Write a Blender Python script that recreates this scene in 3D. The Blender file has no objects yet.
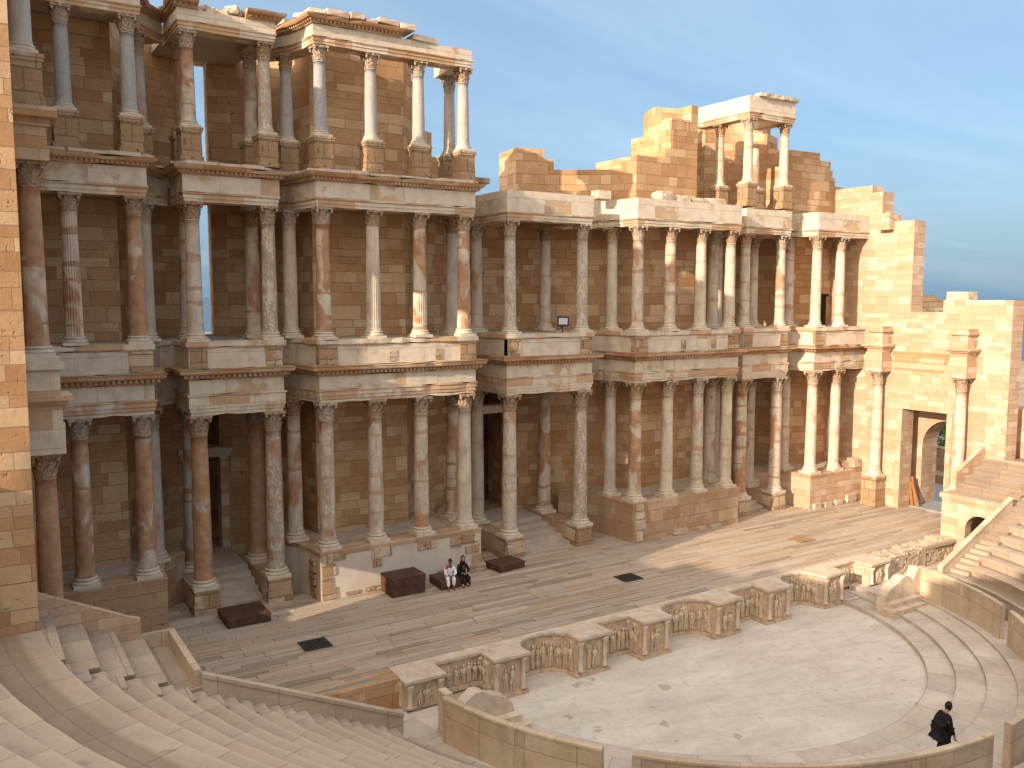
import bpy, bmesh, math, random
from mathutils import Vector, Matrix
random.seed(11)
D = bpy.data
SC = bpy.context.scene
COL = SC.collection
PI = math.pi
FZ = 0.15                                   # stage floor height

# ------------------------------------------------------------------ helpers
class MB:
    """collects faces; build() links them as ONE mesh object"""
    def __init__(self):
        self.v = []; self.f = []; self.uv = []; self.mi = []; self.sm = []
    def face(self, pts, uv=None, mi=0, smooth=False):
        n = len(self.v)
        self.v.extend([tuple(p) for p in pts])
        self.f.append(tuple(range(n, n + len(pts))))
        self.uv.append(uv); self.mi.append(mi); self.sm.append(smooth)
    def mesh(self, vs, fs, uvs=None, mi=0, smooth=False):
        n = len(self.v)
        self.v.extend([tuple(p) for p in vs])
        for k, f in enumerate(fs):
            self.f.append(tuple(n + i for i in f))
            self.uv.append(uvs[k] if uvs else None); self.mi.append(mi); self.sm.append(smooth)
    def box(self, x0, x1, y0, y1, z0, z1, mi=0, bottom=True, rot=0.0, c=None, tilt=0.0):
        P = [(x0,y0,z0),(x1,y0,z0),(x1,y1,z0),(x0,y1,z0),(x0,y0,z1),(x1,y0,z1),(x1,y1,z1),(x0,y1,z1)]
        if rot or tilt:
            cx, cy, cz = (x0+x1)/2, (y0+y1)/2, (z0+z1)/2
            m = Matrix.Rotation(rot, 3, 'Z') @ Matrix.Rotation(tilt, 3, 'X')
            P = [tuple(Vector((cx,cy,cz)) + m @ Vector((a-cx,b-cy,d-cz))) for a, b, d in P]
        F = [(0,1,5,4),(1,2,6,5),(2,3,7,6),(3,0,4,7),(4,5,6,7)]
        if bottom: F.append((3,2,1,0))
        self.mesh(P, F, None, mi)
    def rock(self, cx, cy, cz, sx, sy, sz, rot=0, jit=0.13, mi=0, rnd=random):
        P = []
        for dz in (-1, 1):
            for dx, dy in ((-1,-1),(1,-1),(1,1),(-1,1)):
                P.append(Vector((dx*sx*(1-jit*rnd.random()), dy*sy*(1-jit*rnd.random()), dz*sz*(1-1.3*jit*rnd.random()))))
        m = Matrix.Rotation(rot, 3, 'Z')
        P = [tuple(m @ p + Vector((cx,cy,cz))) for p in P]
        self.mesh(P, [(0,1,5,4),(1,2,6,5),(2,3,7,6),(3,0,4,7),(4,5,6,7),(3,2,1,0)], None, mi)
    def lathe(self, prof, seg=24, cx=0, cy=0, mi=0, smooth=True, rad=None, cap=True, a0=0.0):
        """prof = [(r,z)...] ; rad(k,z) multiplies the radius"""
        vs = []; fs = []; uv = []
        for r, z in prof:
            for k in range(seg):
                a = a0 + 2*PI*k/seg
                q = r*(rad(k, z) if rad else 1.0)
                vs.append((cx+q*math.cos(a), cy+q*math.sin(a), z))
        for i in range(len(prof)-1):
            for k in range(seg):
                k2 = (k+1) % seg
                fs.append((i*seg+k, i*seg+k2, (i+1)*seg+k2, (i+1)*seg+k))
                r = max(prof[i][0], .05)
                uv.append([(k/seg*2*PI*r, prof[i][1]), ((k+1)/seg*2*PI*r, prof[i][1]), ((k+1)/seg*2*PI*r, prof[i+1][1]), (k/seg*2*PI*r, prof[i+1][1])])
        self.mesh(vs, fs, uv, mi, smooth)
        if cap:
            n = len(prof)-1
            self.mesh([vs[n*seg+k] for k in range(seg)], [tuple(range(seg))], None, mi)
    def prism(self, poly, z0, z1, mi=0):
        n = len(poly)
        self.face([(x,y,z1) for x, y in poly], None, mi)
        self.face([(x,y,z0) for x, y in reversed(poly)], None, mi)
        u = 0
        for i in range(n):
            a = poly[i]; b = poly[(i+1) % n]
            l = math.hypot(b[0]-a[0], b[1]-a[1])
            self.face([(a[0],a[1],z0),(b[0],b[1],z0),(b[0],b[1],z1),(a[0],a[1],z1)], [(u,z0),(u+l,z0),(u+l,z1),(u,z1)], mi)
            u += l
    def extrude_y(self, poly, y0, y1, mi=0):
        """poly in (x,z)"""
        n = len(poly)
        self.face([(x,y0,z) for x, z in poly], None, mi); self.face([(x,y1,z) for x, z in reversed(poly)], None, mi)
        for i in range(n):
            a = poly[i]; b = poly[(i+1) % n]
            self.face([(a[0],y0,a[1]),(a[0],y1,a[1]),(b[0],y1,b[1]),(b[0],y0,b[1])], None, mi)
    def extrude_x(self, poly, x0, x1, mi=0):
        """poly in (y,z)"""
        n = len(poly)
        self.face([(x0,y,z) for y, z in poly], None, mi); self.face([(x1,y,z) for y, z in reversed(poly)], None, mi)
        for i in range(n):
            a = poly[i]; b = poly[(i+1) % n]
            self.face([(x0,a[0],a[1]),(x1,a[0],a[1]),(x1,b[0],b[1]),(x0,b[0],b[1])], None, mi)
    def build(self, name, mats, parent=None, recalc=True, loc=(0,0,0)):
        me = D.meshes.new(name)
        me.from_pydata(self.v, [], self.f)
        if not isinstance(mats, (list, tuple)): mats = [mats]
        for m in mats: me.materials.append(m)
        me.polygons.foreach_set('material_index', self.mi)
        me.polygons.foreach_set('use_smooth', self.sm)
        uvl = me.uv_layers.new(name='UVMap')
        buf = [0.0]*(2*len(me.loops))
        for pi, p in enumerate(me.polygons):
            uv = self.uv[pi]
            if uv is None:
                n = p.normal
                if abs(n.z) > .75:
                    for li in p.loop_indices:
                        co = me.vertices[me.loops[li].vertex_index].co
                        buf[2*li] = co.x; buf[2*li+1] = co.y
                else:
                    l = math.hypot(n.x, n.y) or 1
                    tx, ty = -n.y/l, n.x/l
                    for li in p.loop_indices:
                        co = me.vertices[me.loops[li].vertex_index].co
                        buf[2*li] = co.x*tx+co.y*ty; buf[2*li+1] = co.z
            else:
                for k, li in enumerate(p.loop_indices):
                    buf[2*li] = uv[k][0]; buf[2*li+1] = uv[k][1]
        uvl.data.foreach_set('uv', buf)
        if recalc:
            bm = bmesh.new(); bm.from_mesh(me)
            bmesh.ops.remove_doubles(bm, verts=bm.verts, dist=1e-5)
            bmesh.ops.recalc_face_normals(bm, faces=bm.faces)
            bm.to_mesh(me); bm.free()
        return link(name, me, parent, loc)

def split(mb):
    """one MB per connected piece (pieces were added one after the other)"""
    par = list(range(len(mb.v)))
    def fd(a):
        while par[a] != a: par[a] = par[par[a]]; a = par[a]
        return a
    for f in mb.f:
        for q in f[1:]: par[fd(q)] = fd(f[0])
    out = {}
    for k, f in enumerate(mb.f):
        r = fd(f[0])
        m, mp = out.setdefault(r, (MB(), {}))
        g = []
        for q in f:
            if q not in mp: mp[q] = len(m.v); m.v.append(mb.v[q])
            g.append(mp[q])
        m.f.append(tuple(g)); m.uv.append(mb.uv[k]); m.mi.append(mb.mi[k]); m.sm.append(mb.sm[k])
    return [m for m, _ in out.values()]
def each(mb, name, mat, fn):
    for m in split(mb): fn(m.build(name, mat))
def link(name, me, parent=None, loc=(0,0,0)):
    o = D.objects.new(name, me); COL.objects.link(o)
    o.location = loc
    if parent: o.parent = parent
    return o
def thing(name, label, cat, loc=(0,0,0), rot=0, group=None):
    o = D.objects.new(name, None); COL.objects.link(o)
    o.location = loc; o.rotation_euler = (0,0,rot); o.empty_display_size = .3
    o['label'] = label; o['category'] = cat
    if group: o['group'] = group
    return o
def tag(o, label, cat, group=None):
    o['label'] = label; o['category'] = cat
    if group: o['group'] = group
    return o
def struct(o):
    o['kind'] = 'structure'; return o
def copy_tree(o, parent=None):
    c = o.copy(); COL.objects.link(c); c.parent = parent
    for ch in list(o.children): copy_tree(ch, c)
    return c

class Path:
    def __init__(self, pts, u0=0.0):
        self.p = [Vector((a, b)) for a, b in pts]; self.s = [u0]
        for a, b in zip(self.p, self.p[1:]): self.s.append(self.s[-1]+(b-a).length)
        d = [(b-a).normalized() for a, b in zip(self.p, self.p[1:])]
        self.seg_n = [Vector((t.y, -t.x)) for t in d]
        self.n = []
        for i in range(len(self.p)):
            if i == 0: n = self.seg_n[0].copy()
            elif i == len(self.p)-1: n = self.seg_n[-1].copy()
            else:
                n = (self.seg_n[i-1]+self.seg_n[i]).normalized()
                n = n / max(.35, n.dot(self.seg_n[i]))
            self.n.append(n)
    def at(self, u, off=0.0):
        s = self.s
        if u <= s[0]+1e-6: return self.p[0]+self.n[0]*off
        for i in range(len(s)-1):
            if u <= s[i+1]+1e-6:
                t = (u-s[i])/(s[i+1]-s[i])
                return (self.p[i]+self.n[i]*off).lerp(self.p[i+1]+self.n[i+1]*off, t)
        return self.p[-1]+self.n[-1]*off

def arc(cx, cy, r, a0, a1, n):
    return [(cx+r*math.cos(a0+(a1-a0)*i/n), cy+r*math.sin(a0+(a1-a0)*i/n)) for i in range(n+1)]

def gridwall(mb, path, us, zs, solid, thick, mi=0, back=True):
    us = sorted(set([round(u, 4) for u in us]+[round(u, 4) for u in path.s])); zs = sorted(set(zs))
    nu, nz = len(us)-1, len(zs)-1
    S = [[solid((us[i]+us[i+1])/2, (zs[j]+zs[j+1])/2) for j in range(nz)] for i in range(nu)]
    Fp = [path.at(u) for u in us]; Bp = [path.at(u, -thick) for u in us]
    def s(i, j): return 0 <= i < nu and 0 <= j < nz and S[i][j]
    for i in range(nu):
        a, b, c, d = Fp[i], Fp[i+1], Bp[i], Bp[i+1]
        for j in range(nz):
            if not S[i][j]: continue
            z0, z1 = zs[j], zs[j+1]; u0, u1 = us[i], us[i+1]
            mb.face([(a.x,a.y,z0),(b.x,b.y,z0),(b.x,b.y,z1),(a.x,a.y,z1)], [(u0,z0),(u1,z0),(u1,z1),(u0,z1)], mi)
            if back: mb.face([(d.x,d.y,z0),(c.x,c.y,z0),(c.x,c.y,z1),(d.x,d.y,z1)], [(u1,z0),(u0,z0),(u0,z1),(u1,z1)], mi)
            if not s(i-1, j): mb.face([(c.x,c.y,z0),(a.x,a.y,z0),(a.x,a.y,z1),(c.x,c.y,z1)], [(0,z0),(thick,z0),(thick,z1),(0,z1)], mi)
            if not s(i+1, j): mb.face([(b.x,b.y,z0),(d.x,d.y,z0),(d.x,d.y,z1),(b.x,b.y,z1)], [(.3,z0),(thick+.3,z0),(thick+.3,z1),(.3,z1)], mi)
            if not s(i, j+1): mb.face([(a.x,a.y,z1),(b.x,b.y,z1),(d.x,d.y,z1),(c.x,c.y,z1)], None, mi)
            if not s(i, j-1) and j > 0: mb.face([(c.x,c.y,z0),(d.x,d.y,z0),(b.x,b.y,z0),(a.x,a.y,z0)], None, mi)

def ragged(pts, step=.42):
    P = Path(pts); out = []
    for i in range(len(P.p)-1):
        n = max(1, int(round((P.s[i+1]-P.s[i])/step)))
        for k in range(n): q = P.p[i].lerp(P.p[i+1], k/n); out.append((q.x, q.y, k == 0))
    q = P.p[-1]; out.append((q.x, q.y, True)); return out
RAG = random.Random(99)
def sweep(mb, pts, prof, mi=0, u0=None, closed_prof=True, smooth=False, chip=0.0):
    """prof = closed polygon of (outward offset, z) swept along the plan polyline pts"""
    corner = None
    if chip:
        rg = ragged(pts); pts = [(a, b) for a, b, _ in rg]; corner = [c for _, _, c in rg]
    P = Path(pts, 0.0 if u0 is None else u0)
    rows = []; omax = max(o for o, _ in prof); zlo = min(z for _, z in prof); zhi = max(z for _, z in prof)
    for i in range(len(P.p)):
        pr = prof
        if chip:
            c = RAG.random(); j = RAG.uniform(-1,1)*.008; zj = RAG.uniform(-1,1)*.007
            cut = (0 if c < .72 else RAG.uniform(.15, .55))*chip*(.35 if corner[i] else 1)
            pr = [(o+(j-cut*(o-omax+.16) if o > omax-.16 and o > -.3 else (j if o > -.3 else 0)), z+zj+(cut*.1 if z < zlo+.02 and o > -.3 else 0)-(cut*.12 if z > zhi-.02 and o > 0 else 0)) for o, z in prof]
        rows.append([(P.p[i].x+P.n[i].x*o, P.p[i].y+P.n[i].y*o, z) for o, z in pr])
    m = len(prof)
    acc = [0.0]
    for k in range(1, m+1):
        a, b = prof[k-1], prof[k % m]
        acc.append(acc[-1]+math.hypot(b[0]-a[0], b[1]-a[1]))
    for i in range(len(P.p)-1):
        for k in range(m if closed_prof else m-1):
            k2 = (k+1) % m
            va = prof[k][1] + (0 if abs(prof[k][1]-prof[k2][1]) > 1e-4 else 0)
            vb = prof[k2][1] if abs(prof[k][1]-prof[k2][1]) > 1e-4 else prof[k][1]+abs(prof[k2][0]-prof[k][0])
            mb.face([rows[i][k], rows[i+1][k], rows[i+1][k2], rows[i][k2]], [(P.s[i],va),(P.s[i+1],va),(P.s[i+1],vb),(P.s[i],vb)], mi, smooth)
    if closed_prof:
        mb.face(list(reversed(rows[0])), None, mi); mb.face(rows[-1], None, mi)

def dentils(mb, pts, off, z0, z1, w=.1, step=.19, d=.09, mi=0):
    P = Path(pts); u = step
    while u < P.s[-1]-step:
        a = P.at(u-w/2, off-.02); b = P.at(u+w/2, off-.02); c = P.at(u+w/2, off+d); e = P.at(u-w/2, off+d)
        vs = [(q.x, q.y, z) for z in (z0, z1) for q in (a, b, c, e)]
        mb.mesh(vs, [(0,1,2,3),(4,5,6,7),(3,2,6,7),(0,3,7,4),(1,5,6,2)], None, mi)
        u += step

# ------------------------------------------------------------------ materials
def newmat(name):
    m = D.materials.new(name); m.use_nodes = True
    nt = m.node_tree; nt.nodes.clear()
    out = nt.nodes.new('ShaderNodeOutputMaterial'); b = nt.nodes.new('ShaderNodeBsdfPrincipled')
    nt.links.new(b.outputs[0], out.inputs[0])
    b.inputs['Roughness'].default_value = .9
    b.inputs['Specular IOR Level'].default_value = .15
    return m, nt, b
class NT:
    def __init__(s, nt): s.nt = nt
    def n(s, t, **kw):
        x = s.nt.nodes.new(t)
        for k, v in kw.items(): setattr(x, k, v)
        return x
    def l(s, a, b): s.nt.links.new(a, b)
    def noise(s, vec, scale, detail=4, rough=.55, dist=0):
        x = s.n('ShaderNodeTexNoise'); x.inputs['Scale'].default_value = scale; x.inputs['Detail'].default_value = detail
        x.inputs['Roughness'].default_value = rough; x.inputs['Distortion'].default_value = dist
        s.l(vec, x.inputs['Vector']); return x.outputs['Fac']
    def ramp(s, fac, stops, interp='LINEAR'):
        x = s.n('ShaderNodeValToRGB'); cr = x.color_ramp; cr.interpolation = interp
        while len(cr.elements) < len(stops): cr.elements.new(.5)
        for e, (p, c) in zip(cr.elements, stops):
            e.position = p; e.color = (c, c, c, 1) if isinstance(c, (int, float)) else (*c, 1)
        s.l(fac, x.inputs[0]); return x.outputs[0]
    def mix(s, fac, a, b, blend='MIX'):
        x = s.n('ShaderNodeMix', data_type='RGBA', blend_type=blend)
        for sock, v in ((x.inputs[0], fac), (x.inputs[6], a), (x.inputs[7], b)):
            if isinstance(v, (int, float)): sock.default_value = v
            elif isinstance(v, tuple): sock.default_value = (*v, 1)
            else: s.l(v, sock)
        return x.outputs[2]
    def math(s, op, a, b=None, c=None, clamp=False):
        x = s.n('ShaderNodeMath', operation=op, use_clamp=clamp)
        for sock, v in zip(x.inputs, (a, b, c)):
            if v is None: continue
            if isinstance(v, (int, float)): sock.default_value = v
            else: s.l(v, sock)
        return x.outputs[0]
    def mapping(s, vec, scale=(1,1,1), loc=(0,0,0), rot=(0,0,0)):
        x = s.n('ShaderNodeMapping'); x.inputs['Scale'].default_value = scale; x.inputs['Location'].default_value = loc; x.inputs['Rotation'].default_value = rot
        s.l(vec, x.inputs[0]); return x.outputs[0]
    def bump(s, h, dist, strength=1, normal=None):
        x = s.n('ShaderNodeBump'); x.inputs['Distance'].default_value = dist; x.inputs['Strength'].default_value = strength
        s.l(h, x.inputs['Height'])
        if normal: s.l(normal, x.inputs['Normal'])
        return x.outputs[0]
    def brick(s, vec, w, h, mortar, offset=.5, smooth=.15):
        x = s.n('ShaderNodeTexBrick'); x.offset = offset
        x.inputs['Scale'].default_value = 1; x.inputs['Brick Width'].default_value = w; x.inputs['Row Height'].default_value = h
        x.inputs['Mortar Size'].default_value = mortar; x.inputs['Mortar Smooth'].default_value = smooth
        x.inputs['Color1'].default_value = (0,0,0,1); x.inputs['Color2'].default_value = (1,1,1,1); x.inputs['Mortar'].default_value = (.5,.5,.5,1)
        s.l(vec, x.inputs['Vector']); return x.outputs['Color'], x.outputs['Fac']
    def uv(s):
        return s.n('ShaderNodeTexCoord').outputs['UV']
    def obj(s):
        return s.n('ShaderNodeTexCoord').outputs['Object']

def mk_stone(name, tones, w=1.0, h=.48, mortar=.012, mortar_dark=.45, pit=.5, bump=.02, stain=.35, warp=.012, white=None, mend=.3):
    """coursed ashlar on UVs in metres; tones = 4 stone colours picked block by block"""
    m, nt, b = newmat(name); N = NT(nt)
    uv = N.uv(); ob = N.obj()
    nz = N.n('ShaderNodeTexNoise'); nz.inputs['Scale'].default_value = 1.3; nz.inputs['Detail'].default_value = 3; N.l(uv, nz.inputs['Vector'])
    sub = N.n('ShaderNodeVectorMath', operation='SUBTRACT'); N.l(nz.outputs['Color'], sub.inputs[0]); sub.inputs[1].default_value = (.5,.5,.5)
    scl = N.n('ShaderNodeVectorMath', operation='SCALE'); N.l(sub.outputs[0], scl.inputs[0]); scl.inputs['Scale'].default_value = warp*4
    add = N.n('ShaderNodeVectorMath', operation='ADD'); N.l(uv, add.inputs[0]); N.l(scl.outputs[0], add.inputs[1])
    sx = N.n('ShaderNodeSeparateXYZ'); N.l(add.outputs[0], sx.inputs[0])
    vv = N.math('ADD', sx.outputs[1], N.math('ADD', N.math('MULTIPLY', N.math('SINE', N.math('MULTIPLY', sx.outputs[1], 1.9)), .15), N.math('MULTIPLY', N.math('SINE', N.math('MULTIPLY', sx.outputs[1], 4.7)), .05)))
    wn = N.n('ShaderNodeTexWhiteNoise', noise_dimensions='1D'); N.l(N.math('FLOOR', N.math('DIVIDE', vv, h)), wn.inputs['W'])
    uu = N.math('ADD', N.math('MULTIPLY', sx.outputs[0], N.math('MULTIPLY_ADD', wn.outputs['Value'], .7, .65)), N.math('MULTIPLY', N.math('SINE', N.math('MULTIPLY', sx.outputs[0], 1.3)), .22))
    cb = N.n('ShaderNodeCombineXYZ'); N.l(uu, cb.inputs[0]); N.l(vv, cb.inputs[1])
    col, fac = N.brick(cb.outputs[0], w, h, mortar)
    fine = N.noise(ob, 9, 5, .65); big = N.noise(ob, .35, 4, .6); mid = N.noise(ob, 2.2, 5, .6)
    rnd = N.math('MULTIPLY_ADD', mid, .5, N.math('MULTIPLY', col, .75))
    base = N.ramp(N.math('SUBTRACT', rnd, .12), [(0.05, tones[0]), (.36, tones[1]), (.62, tones[2]), (.95, tones[3])])
    base = N.mix(N.ramp(fine, [(.3, .0), (.75, .55)]), base, tuple(c*.72 for c in tones[1]), 'MIX')
    st = N.ramp(big, [(.42, 0.0), (.72, stain)])
    base = N.mix(st, base, tuple(c*.62 for c in tones[0]))
    if white:
        wn = N.noise(N.mapping(ob, loc=(7,3,1)), .8, 5, .65)
        base = N.mix(N.ramp(wn, [(.56, 0.0), (.62, white[1])]), base, white[0])
    rep_ = N.ramp(N.math('MULTIPLY_ADD', N.noise(N.mapping(ob, loc=(2,5,9)), .5, 2, .5), .55, N.math('MULTIPLY', col, .45)), [(.6, 0.0), (.66, mend)])
    base = N.mix(rep_, base, tuple(min(1, c*1.25) for c in tones[3]))
    base = N.mix(N.math('MULTIPLY', fac, mortar_dark*1.0), base, tuple(c*.32 for c in tones[0]))
    pits = N.ramp(N.noise(ob, 6.5, 2, .5), [(.66, 0.0), (.74, 1.0)])
    base = N.mix(N.math('MULTIPLY', pits, pit), base, tuple(c*.35 for c in tones[0]))
    N.l(base, b.inputs['Base Color'])
    hgt = N.math('SUBTRACT', N.math('MULTIPLY_ADD', fine, .5, N.math('MULTIPLY', mid, .6)), N.math('MULTIPLY_ADD', fac, 1.0, N.math('MULTIPLY', pits, .8)))
    N.l(N.bump(hgt, bump), b.inputs['Normal'])
    return m

SAND = [(.39,.21,.1), (.48,.285,.147), (.54,.35,.195), (.58,.43,.27)]
M_ashlar = mk_stone('ashlar_sandstone', SAND, .82, .41, mortar=.009, mortar_dark=.4, pit=.45, mend=.3)
M_ashlar_new = mk_stone('new_ashlar', [(.45,.288,.18), (.51,.347,.232), (.55,.392,.274), (.585,.452,.345)], .72, .31, .005, .3, mend=.3, pit=.25, bump=.012, stain=.15) if 1 else mk_stone('new_ashlar', SAND, 1.1, .5, .006, .3, .25, .012, .12)
M_rough = mk_stone('weathered_blocks', [(.31,.195,.11), (.4,.26,.15), (.47,.33,.2), (.56,.45,.33)], .9, .52, .02, .55, .6, .05, .35, .03, white=((.58,.5,.41), .6))
M_podium = mk_stone('podium_blocks', [(.38,.235,.145), (.43,.28,.175), (.47,.32,.205), (.51,.37,.25)], 1.1, .55, .01, .35, .35, .025, .2, .02, white=((.53,.44,.35), .35), mend=.15)

def mk_trim(name, pale, orange, share, bandh=.5, dark=.25):
    """marble and repair stone in lengths along the UV u axis"""
    m, nt, b = newmat(name); N = NT(nt); uv = N.uv(); ob = N.obj()
    col, fac = N.brick(N.mapping(uv, loc=(.37,.1,0)), 1.45, bandh, .006, offset=.43)
    col2, fac2 = N.brick(N.mapping(uv, loc=(5.1,0,0)), .62, .31, .003, offset=.4)
    wob = N.noise(ob, 1.6, 5, .65)
    r = N.math('MULTIPLY_ADD', col, .6, N.math('MULTIPLY', wob, .55))
    base = N.ramp(N.noise(ob, 2.4, 5, .6), [(.3, tuple(c*.8 for c in pale)), (.55, pale), (.8, tuple(min(1, c*1.12) for c in pale))])
    rs = N.ramp(r, [(1.0-share-.02, 0.0), (1.0-share+.03, 1.0)])
    og = N.mix(col2, tuple(c*.8 for c in orange), orange)
    base = N.mix(N.math('MULTIPLY', rs, .85), base, og)
    streak = N.ramp(N.noise(N.mapping(ob, (3,3,.6)), 1.2, 5, .7), [(.5, 0.0), (.75, dark)])
    base = N.mix(streak, base, tuple(c*.4 for c in orange))
    base = N.mix(N.math('MULTIPLY', fac, .35), base, tuple(c*.3 for c in orange))
    N.l(base, b.inputs['Base Color'])
    N.l(N.bump(N.math('SUBTRACT', N.math('MULTIPLY_ADD', N.noise(ob, 14, 4, .6), .5, wob), fac), .012), b.inputs['Normal'])
    return m
M_trim = mk_trim('entablature_marble', (.62,.525,.405), (.52,.32,.18), .36)
M_trim_pale = mk_trim('smooth_repair_stone', (.61,.53,.42), (.52,.35,.21), .18, .9, .15)
M_trim_orange = mk_trim('orange_cornice', (.52,.37,.24), (.47,.26,.13), .5, .3, .3)

def mk_plain(name, col, var=.18, scale=3, bump=.012, rough=.9, grain=20, stain=None):
    m, nt, b = newmat(name); N = NT(nt); ob = N.obj()
    n1 = N.noise(ob, scale, 5, .6); n2 = N.noise(ob, grain, 4, .6)
    base = N.ramp(n1, [(.25, tuple(c*(1-var) for c in col)), (.75, tuple(min(1, c*(1+var)) for c in col))])
    if stain:
        base = N.mix(N.ramp(N.noise(N.mapping(ob, loc=(3,9,2)), scale*.55, 5, .65), [(.5, 0.0), (.66, stain[1])]), base, stain[0])
    base = N.mix(N.ramp(n2, [(.5, 0.0), (.8, .25)]), base, tuple(c*.5 for c in col))
    N.l(base, b.inputs['Base Color']); b.inputs['Roughness'].default_value = rough
    N.l(N.bump(N.math('MULTIPLY_ADD', n2, .5, n1), bump), b.inputs['Normal'])
    return m
M_plaster = mk_plain('pale_plaster', (.55,.485,.41), .1, .9, .008, stain=((.45,.31,.2), .35))
M_floorstone = mk_plain('slab_stone', (.46,.39,.32), .2, 1.5, .01)
M_relief = mk_plain('carved_relief', (.52,.385,.26), .35, 5, .03, stain=((.58,.5,.4), .6))
M_figure = mk_plain('carved_figures', (.6,.48,.35), .3, 5, .03, stain=((.42,.28,.17), .6))
M_coping = mk_plain('worn_coping', (.55,.435,.325), .25, 3, .02, stain=((.6,.54,.47), .8))
M_wood = mk_plain('dark_brown_wood', (.085,.045,.03), .35, 4, .01, .6, stain=((.16,.09,.055), .6))
M_metal = mk_plain('dark_metal', (.05,.05,.05), .2, 6, .002, .5)
M_iron = mk_plain('rusty_grate_bars', (.13,.085,.05), .3, 6, .004, .7)
M_rustbar = mk_plain('pale_rust_bars', (.3,.19,.1), .3, 6, .004, .8)
M_dark = mk_plain('shade_black', (.02,.018,.015), .2, 5)  # near-black colour standing in for shade inside pits and recesses
M_orangewood = mk_plain('orange_planks', (.31,.145,.07), .25, 4, .01, .7)
M_rubble = mk_plain('pale_rubble', (.52,.43,.32), .3, 2.5, .04, stain=((.4,.27,.16), .6))

def mk_column(name):
    """object colour drives it: R = share of orange repair stone, G = grey-blue granite share, B = vein strength"""
    m, nt, b = newmat(name); N = NT(nt); ob = N.obj()
    oi = N.n('ShaderNodeObjectInfo')
    sep = N.n('ShaderNodeSeparateColor'); N.l(oi.outputs['Color'], sep.inputs[0])
    off = N.n('ShaderNodeCombineXYZ'); rr = N.math('MULTIPLY', oi.outputs['Random'], 37.0)
    N.l(rr, off.inputs[2]); N.l(N.math('MULTIPLY', oi.outputs['Random'], 91.0), off.inputs[0])
    add = N.n('ShaderNodeVectorMath', operation='ADD'); N.l(ob, add.inputs[0]); N.l(off.outputs[0], add.inputs[1])
    v = add.outputs[0]
    tone = N.noise(N.mapping(v, (2,2,.9)), 1.5, 5, .65)
    base = N.ramp(tone, [(.25, (.39,.31,.235)), (.45, (.57,.48,.375)), (.7, (.7,.61,.49))])
    veins = N.noise(N.mapping(v, (1,1,.45)), 4.2, 6, .75, 1.6)
    vm = N.ramp(veins, [(.40, 0.0), (.46, 1.0), (.5, 1.0), (.56, 0.0)])
    base = N.mix(N.math('MULTIPLY', vm, N.math('MULTIPLY', sep.outputs[2], .62)), base, (.17,.125,.095))
    gran = N.ramp(N.noise(v, 26, 3, .6), [(.3, (.24,.25,.26)), (.7, (.42,.43,.43))])
    base = N.mix(sep.outputs[1], base, gran)
    patch = N.noise(N.mapping(v, (.95,.95,.62)), .95, 3, .5, .5)
    thr = N.math('SUBTRACT', .74, N.math('MULTIPLY', sep.outputs[0], .42))
    pm = N.math('MULTIPLY', N.math('SUBTRACT', patch, thr), 16.0, clamp=True)
    sz = N.n('ShaderNodeSeparateXYZ'); N.l(v, sz.inputs[0])
    bn = N.n('ShaderNodeTexNoise', noise_dimensions='1D'); bn.inputs['Scale'].default_value = 2.6; bn.inputs['Detail'].default_value = 1
    N.l(N.math('ADD', sz.outputs[2], N.math('MULTIPLY', N.noise(v, 1.4, 3, .5), .35)), bn.inputs['W'])
    band = N.math('MULTIPLY', N.math('MULTIPLY', N.math('SUBTRACT', bn.outputs['Fac'], .63), 25.0, clamp=True), N.math('MULTIPLY', sep.outputs[0], 1.6, clamp=True))
    pm = N.math('MAXIMUM', pm, band)
    org = N.ramp(N.noise(v, 3.1, 5, .65), [(.3, (.33,.175,.095)), (.55, (.44,.26,.155)), (.75, (.52,.37,.26))])
    base = N.mix(pm, base, org)
    dirt = N.ramp(N.noise(N.mapping(v, (4,4,.7)), 2.0, 5, .7), [(.55, 0.0), (.8, .5)])
    base = N.mix(dirt, base, (.16,.11,.075))
    N.l(base, b.inputs['Base Color']); b.inputs['Roughness'].default_value = .7
    N.l(N.bump(N.math('MULTIPLY_ADD', vm, -.25, N.math('MULTIPLY_ADD', N.noise(v, 22, 4, .6), .4, tone)), .014), b.inputs['Normal'])
    return m
M_col = mk_column('column_marble')
def mk_cap():
    m, nt, b = newmat('carved_capital'); N = NT(nt); ob = N.obj()
    oi = N.n('ShaderNodeObjectInfo')
    base = N.mix(oi.outputs['Random'], (.43,.28,.165), (.54,.46,.37))
    n = N.noise(ob, 14, 5, .7); v = N.n('ShaderNodeTexVoronoi'); v.inputs['Scale'].default_value = 11; N.l(ob, v.inputs['Vector'])
    base = N.mix(N.ramp(n, [(.4, 0.0), (.7, .7)]), base, (.2,.13,.08))
    N.l(base, b.inputs['Base Color'])
    N.l(N.bump(N.math('MULTIPLY_ADD', v.outputs['Distance'], .8, n), .05), b.inputs['Normal'])
    return m
M_cap = mk_cap()

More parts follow.
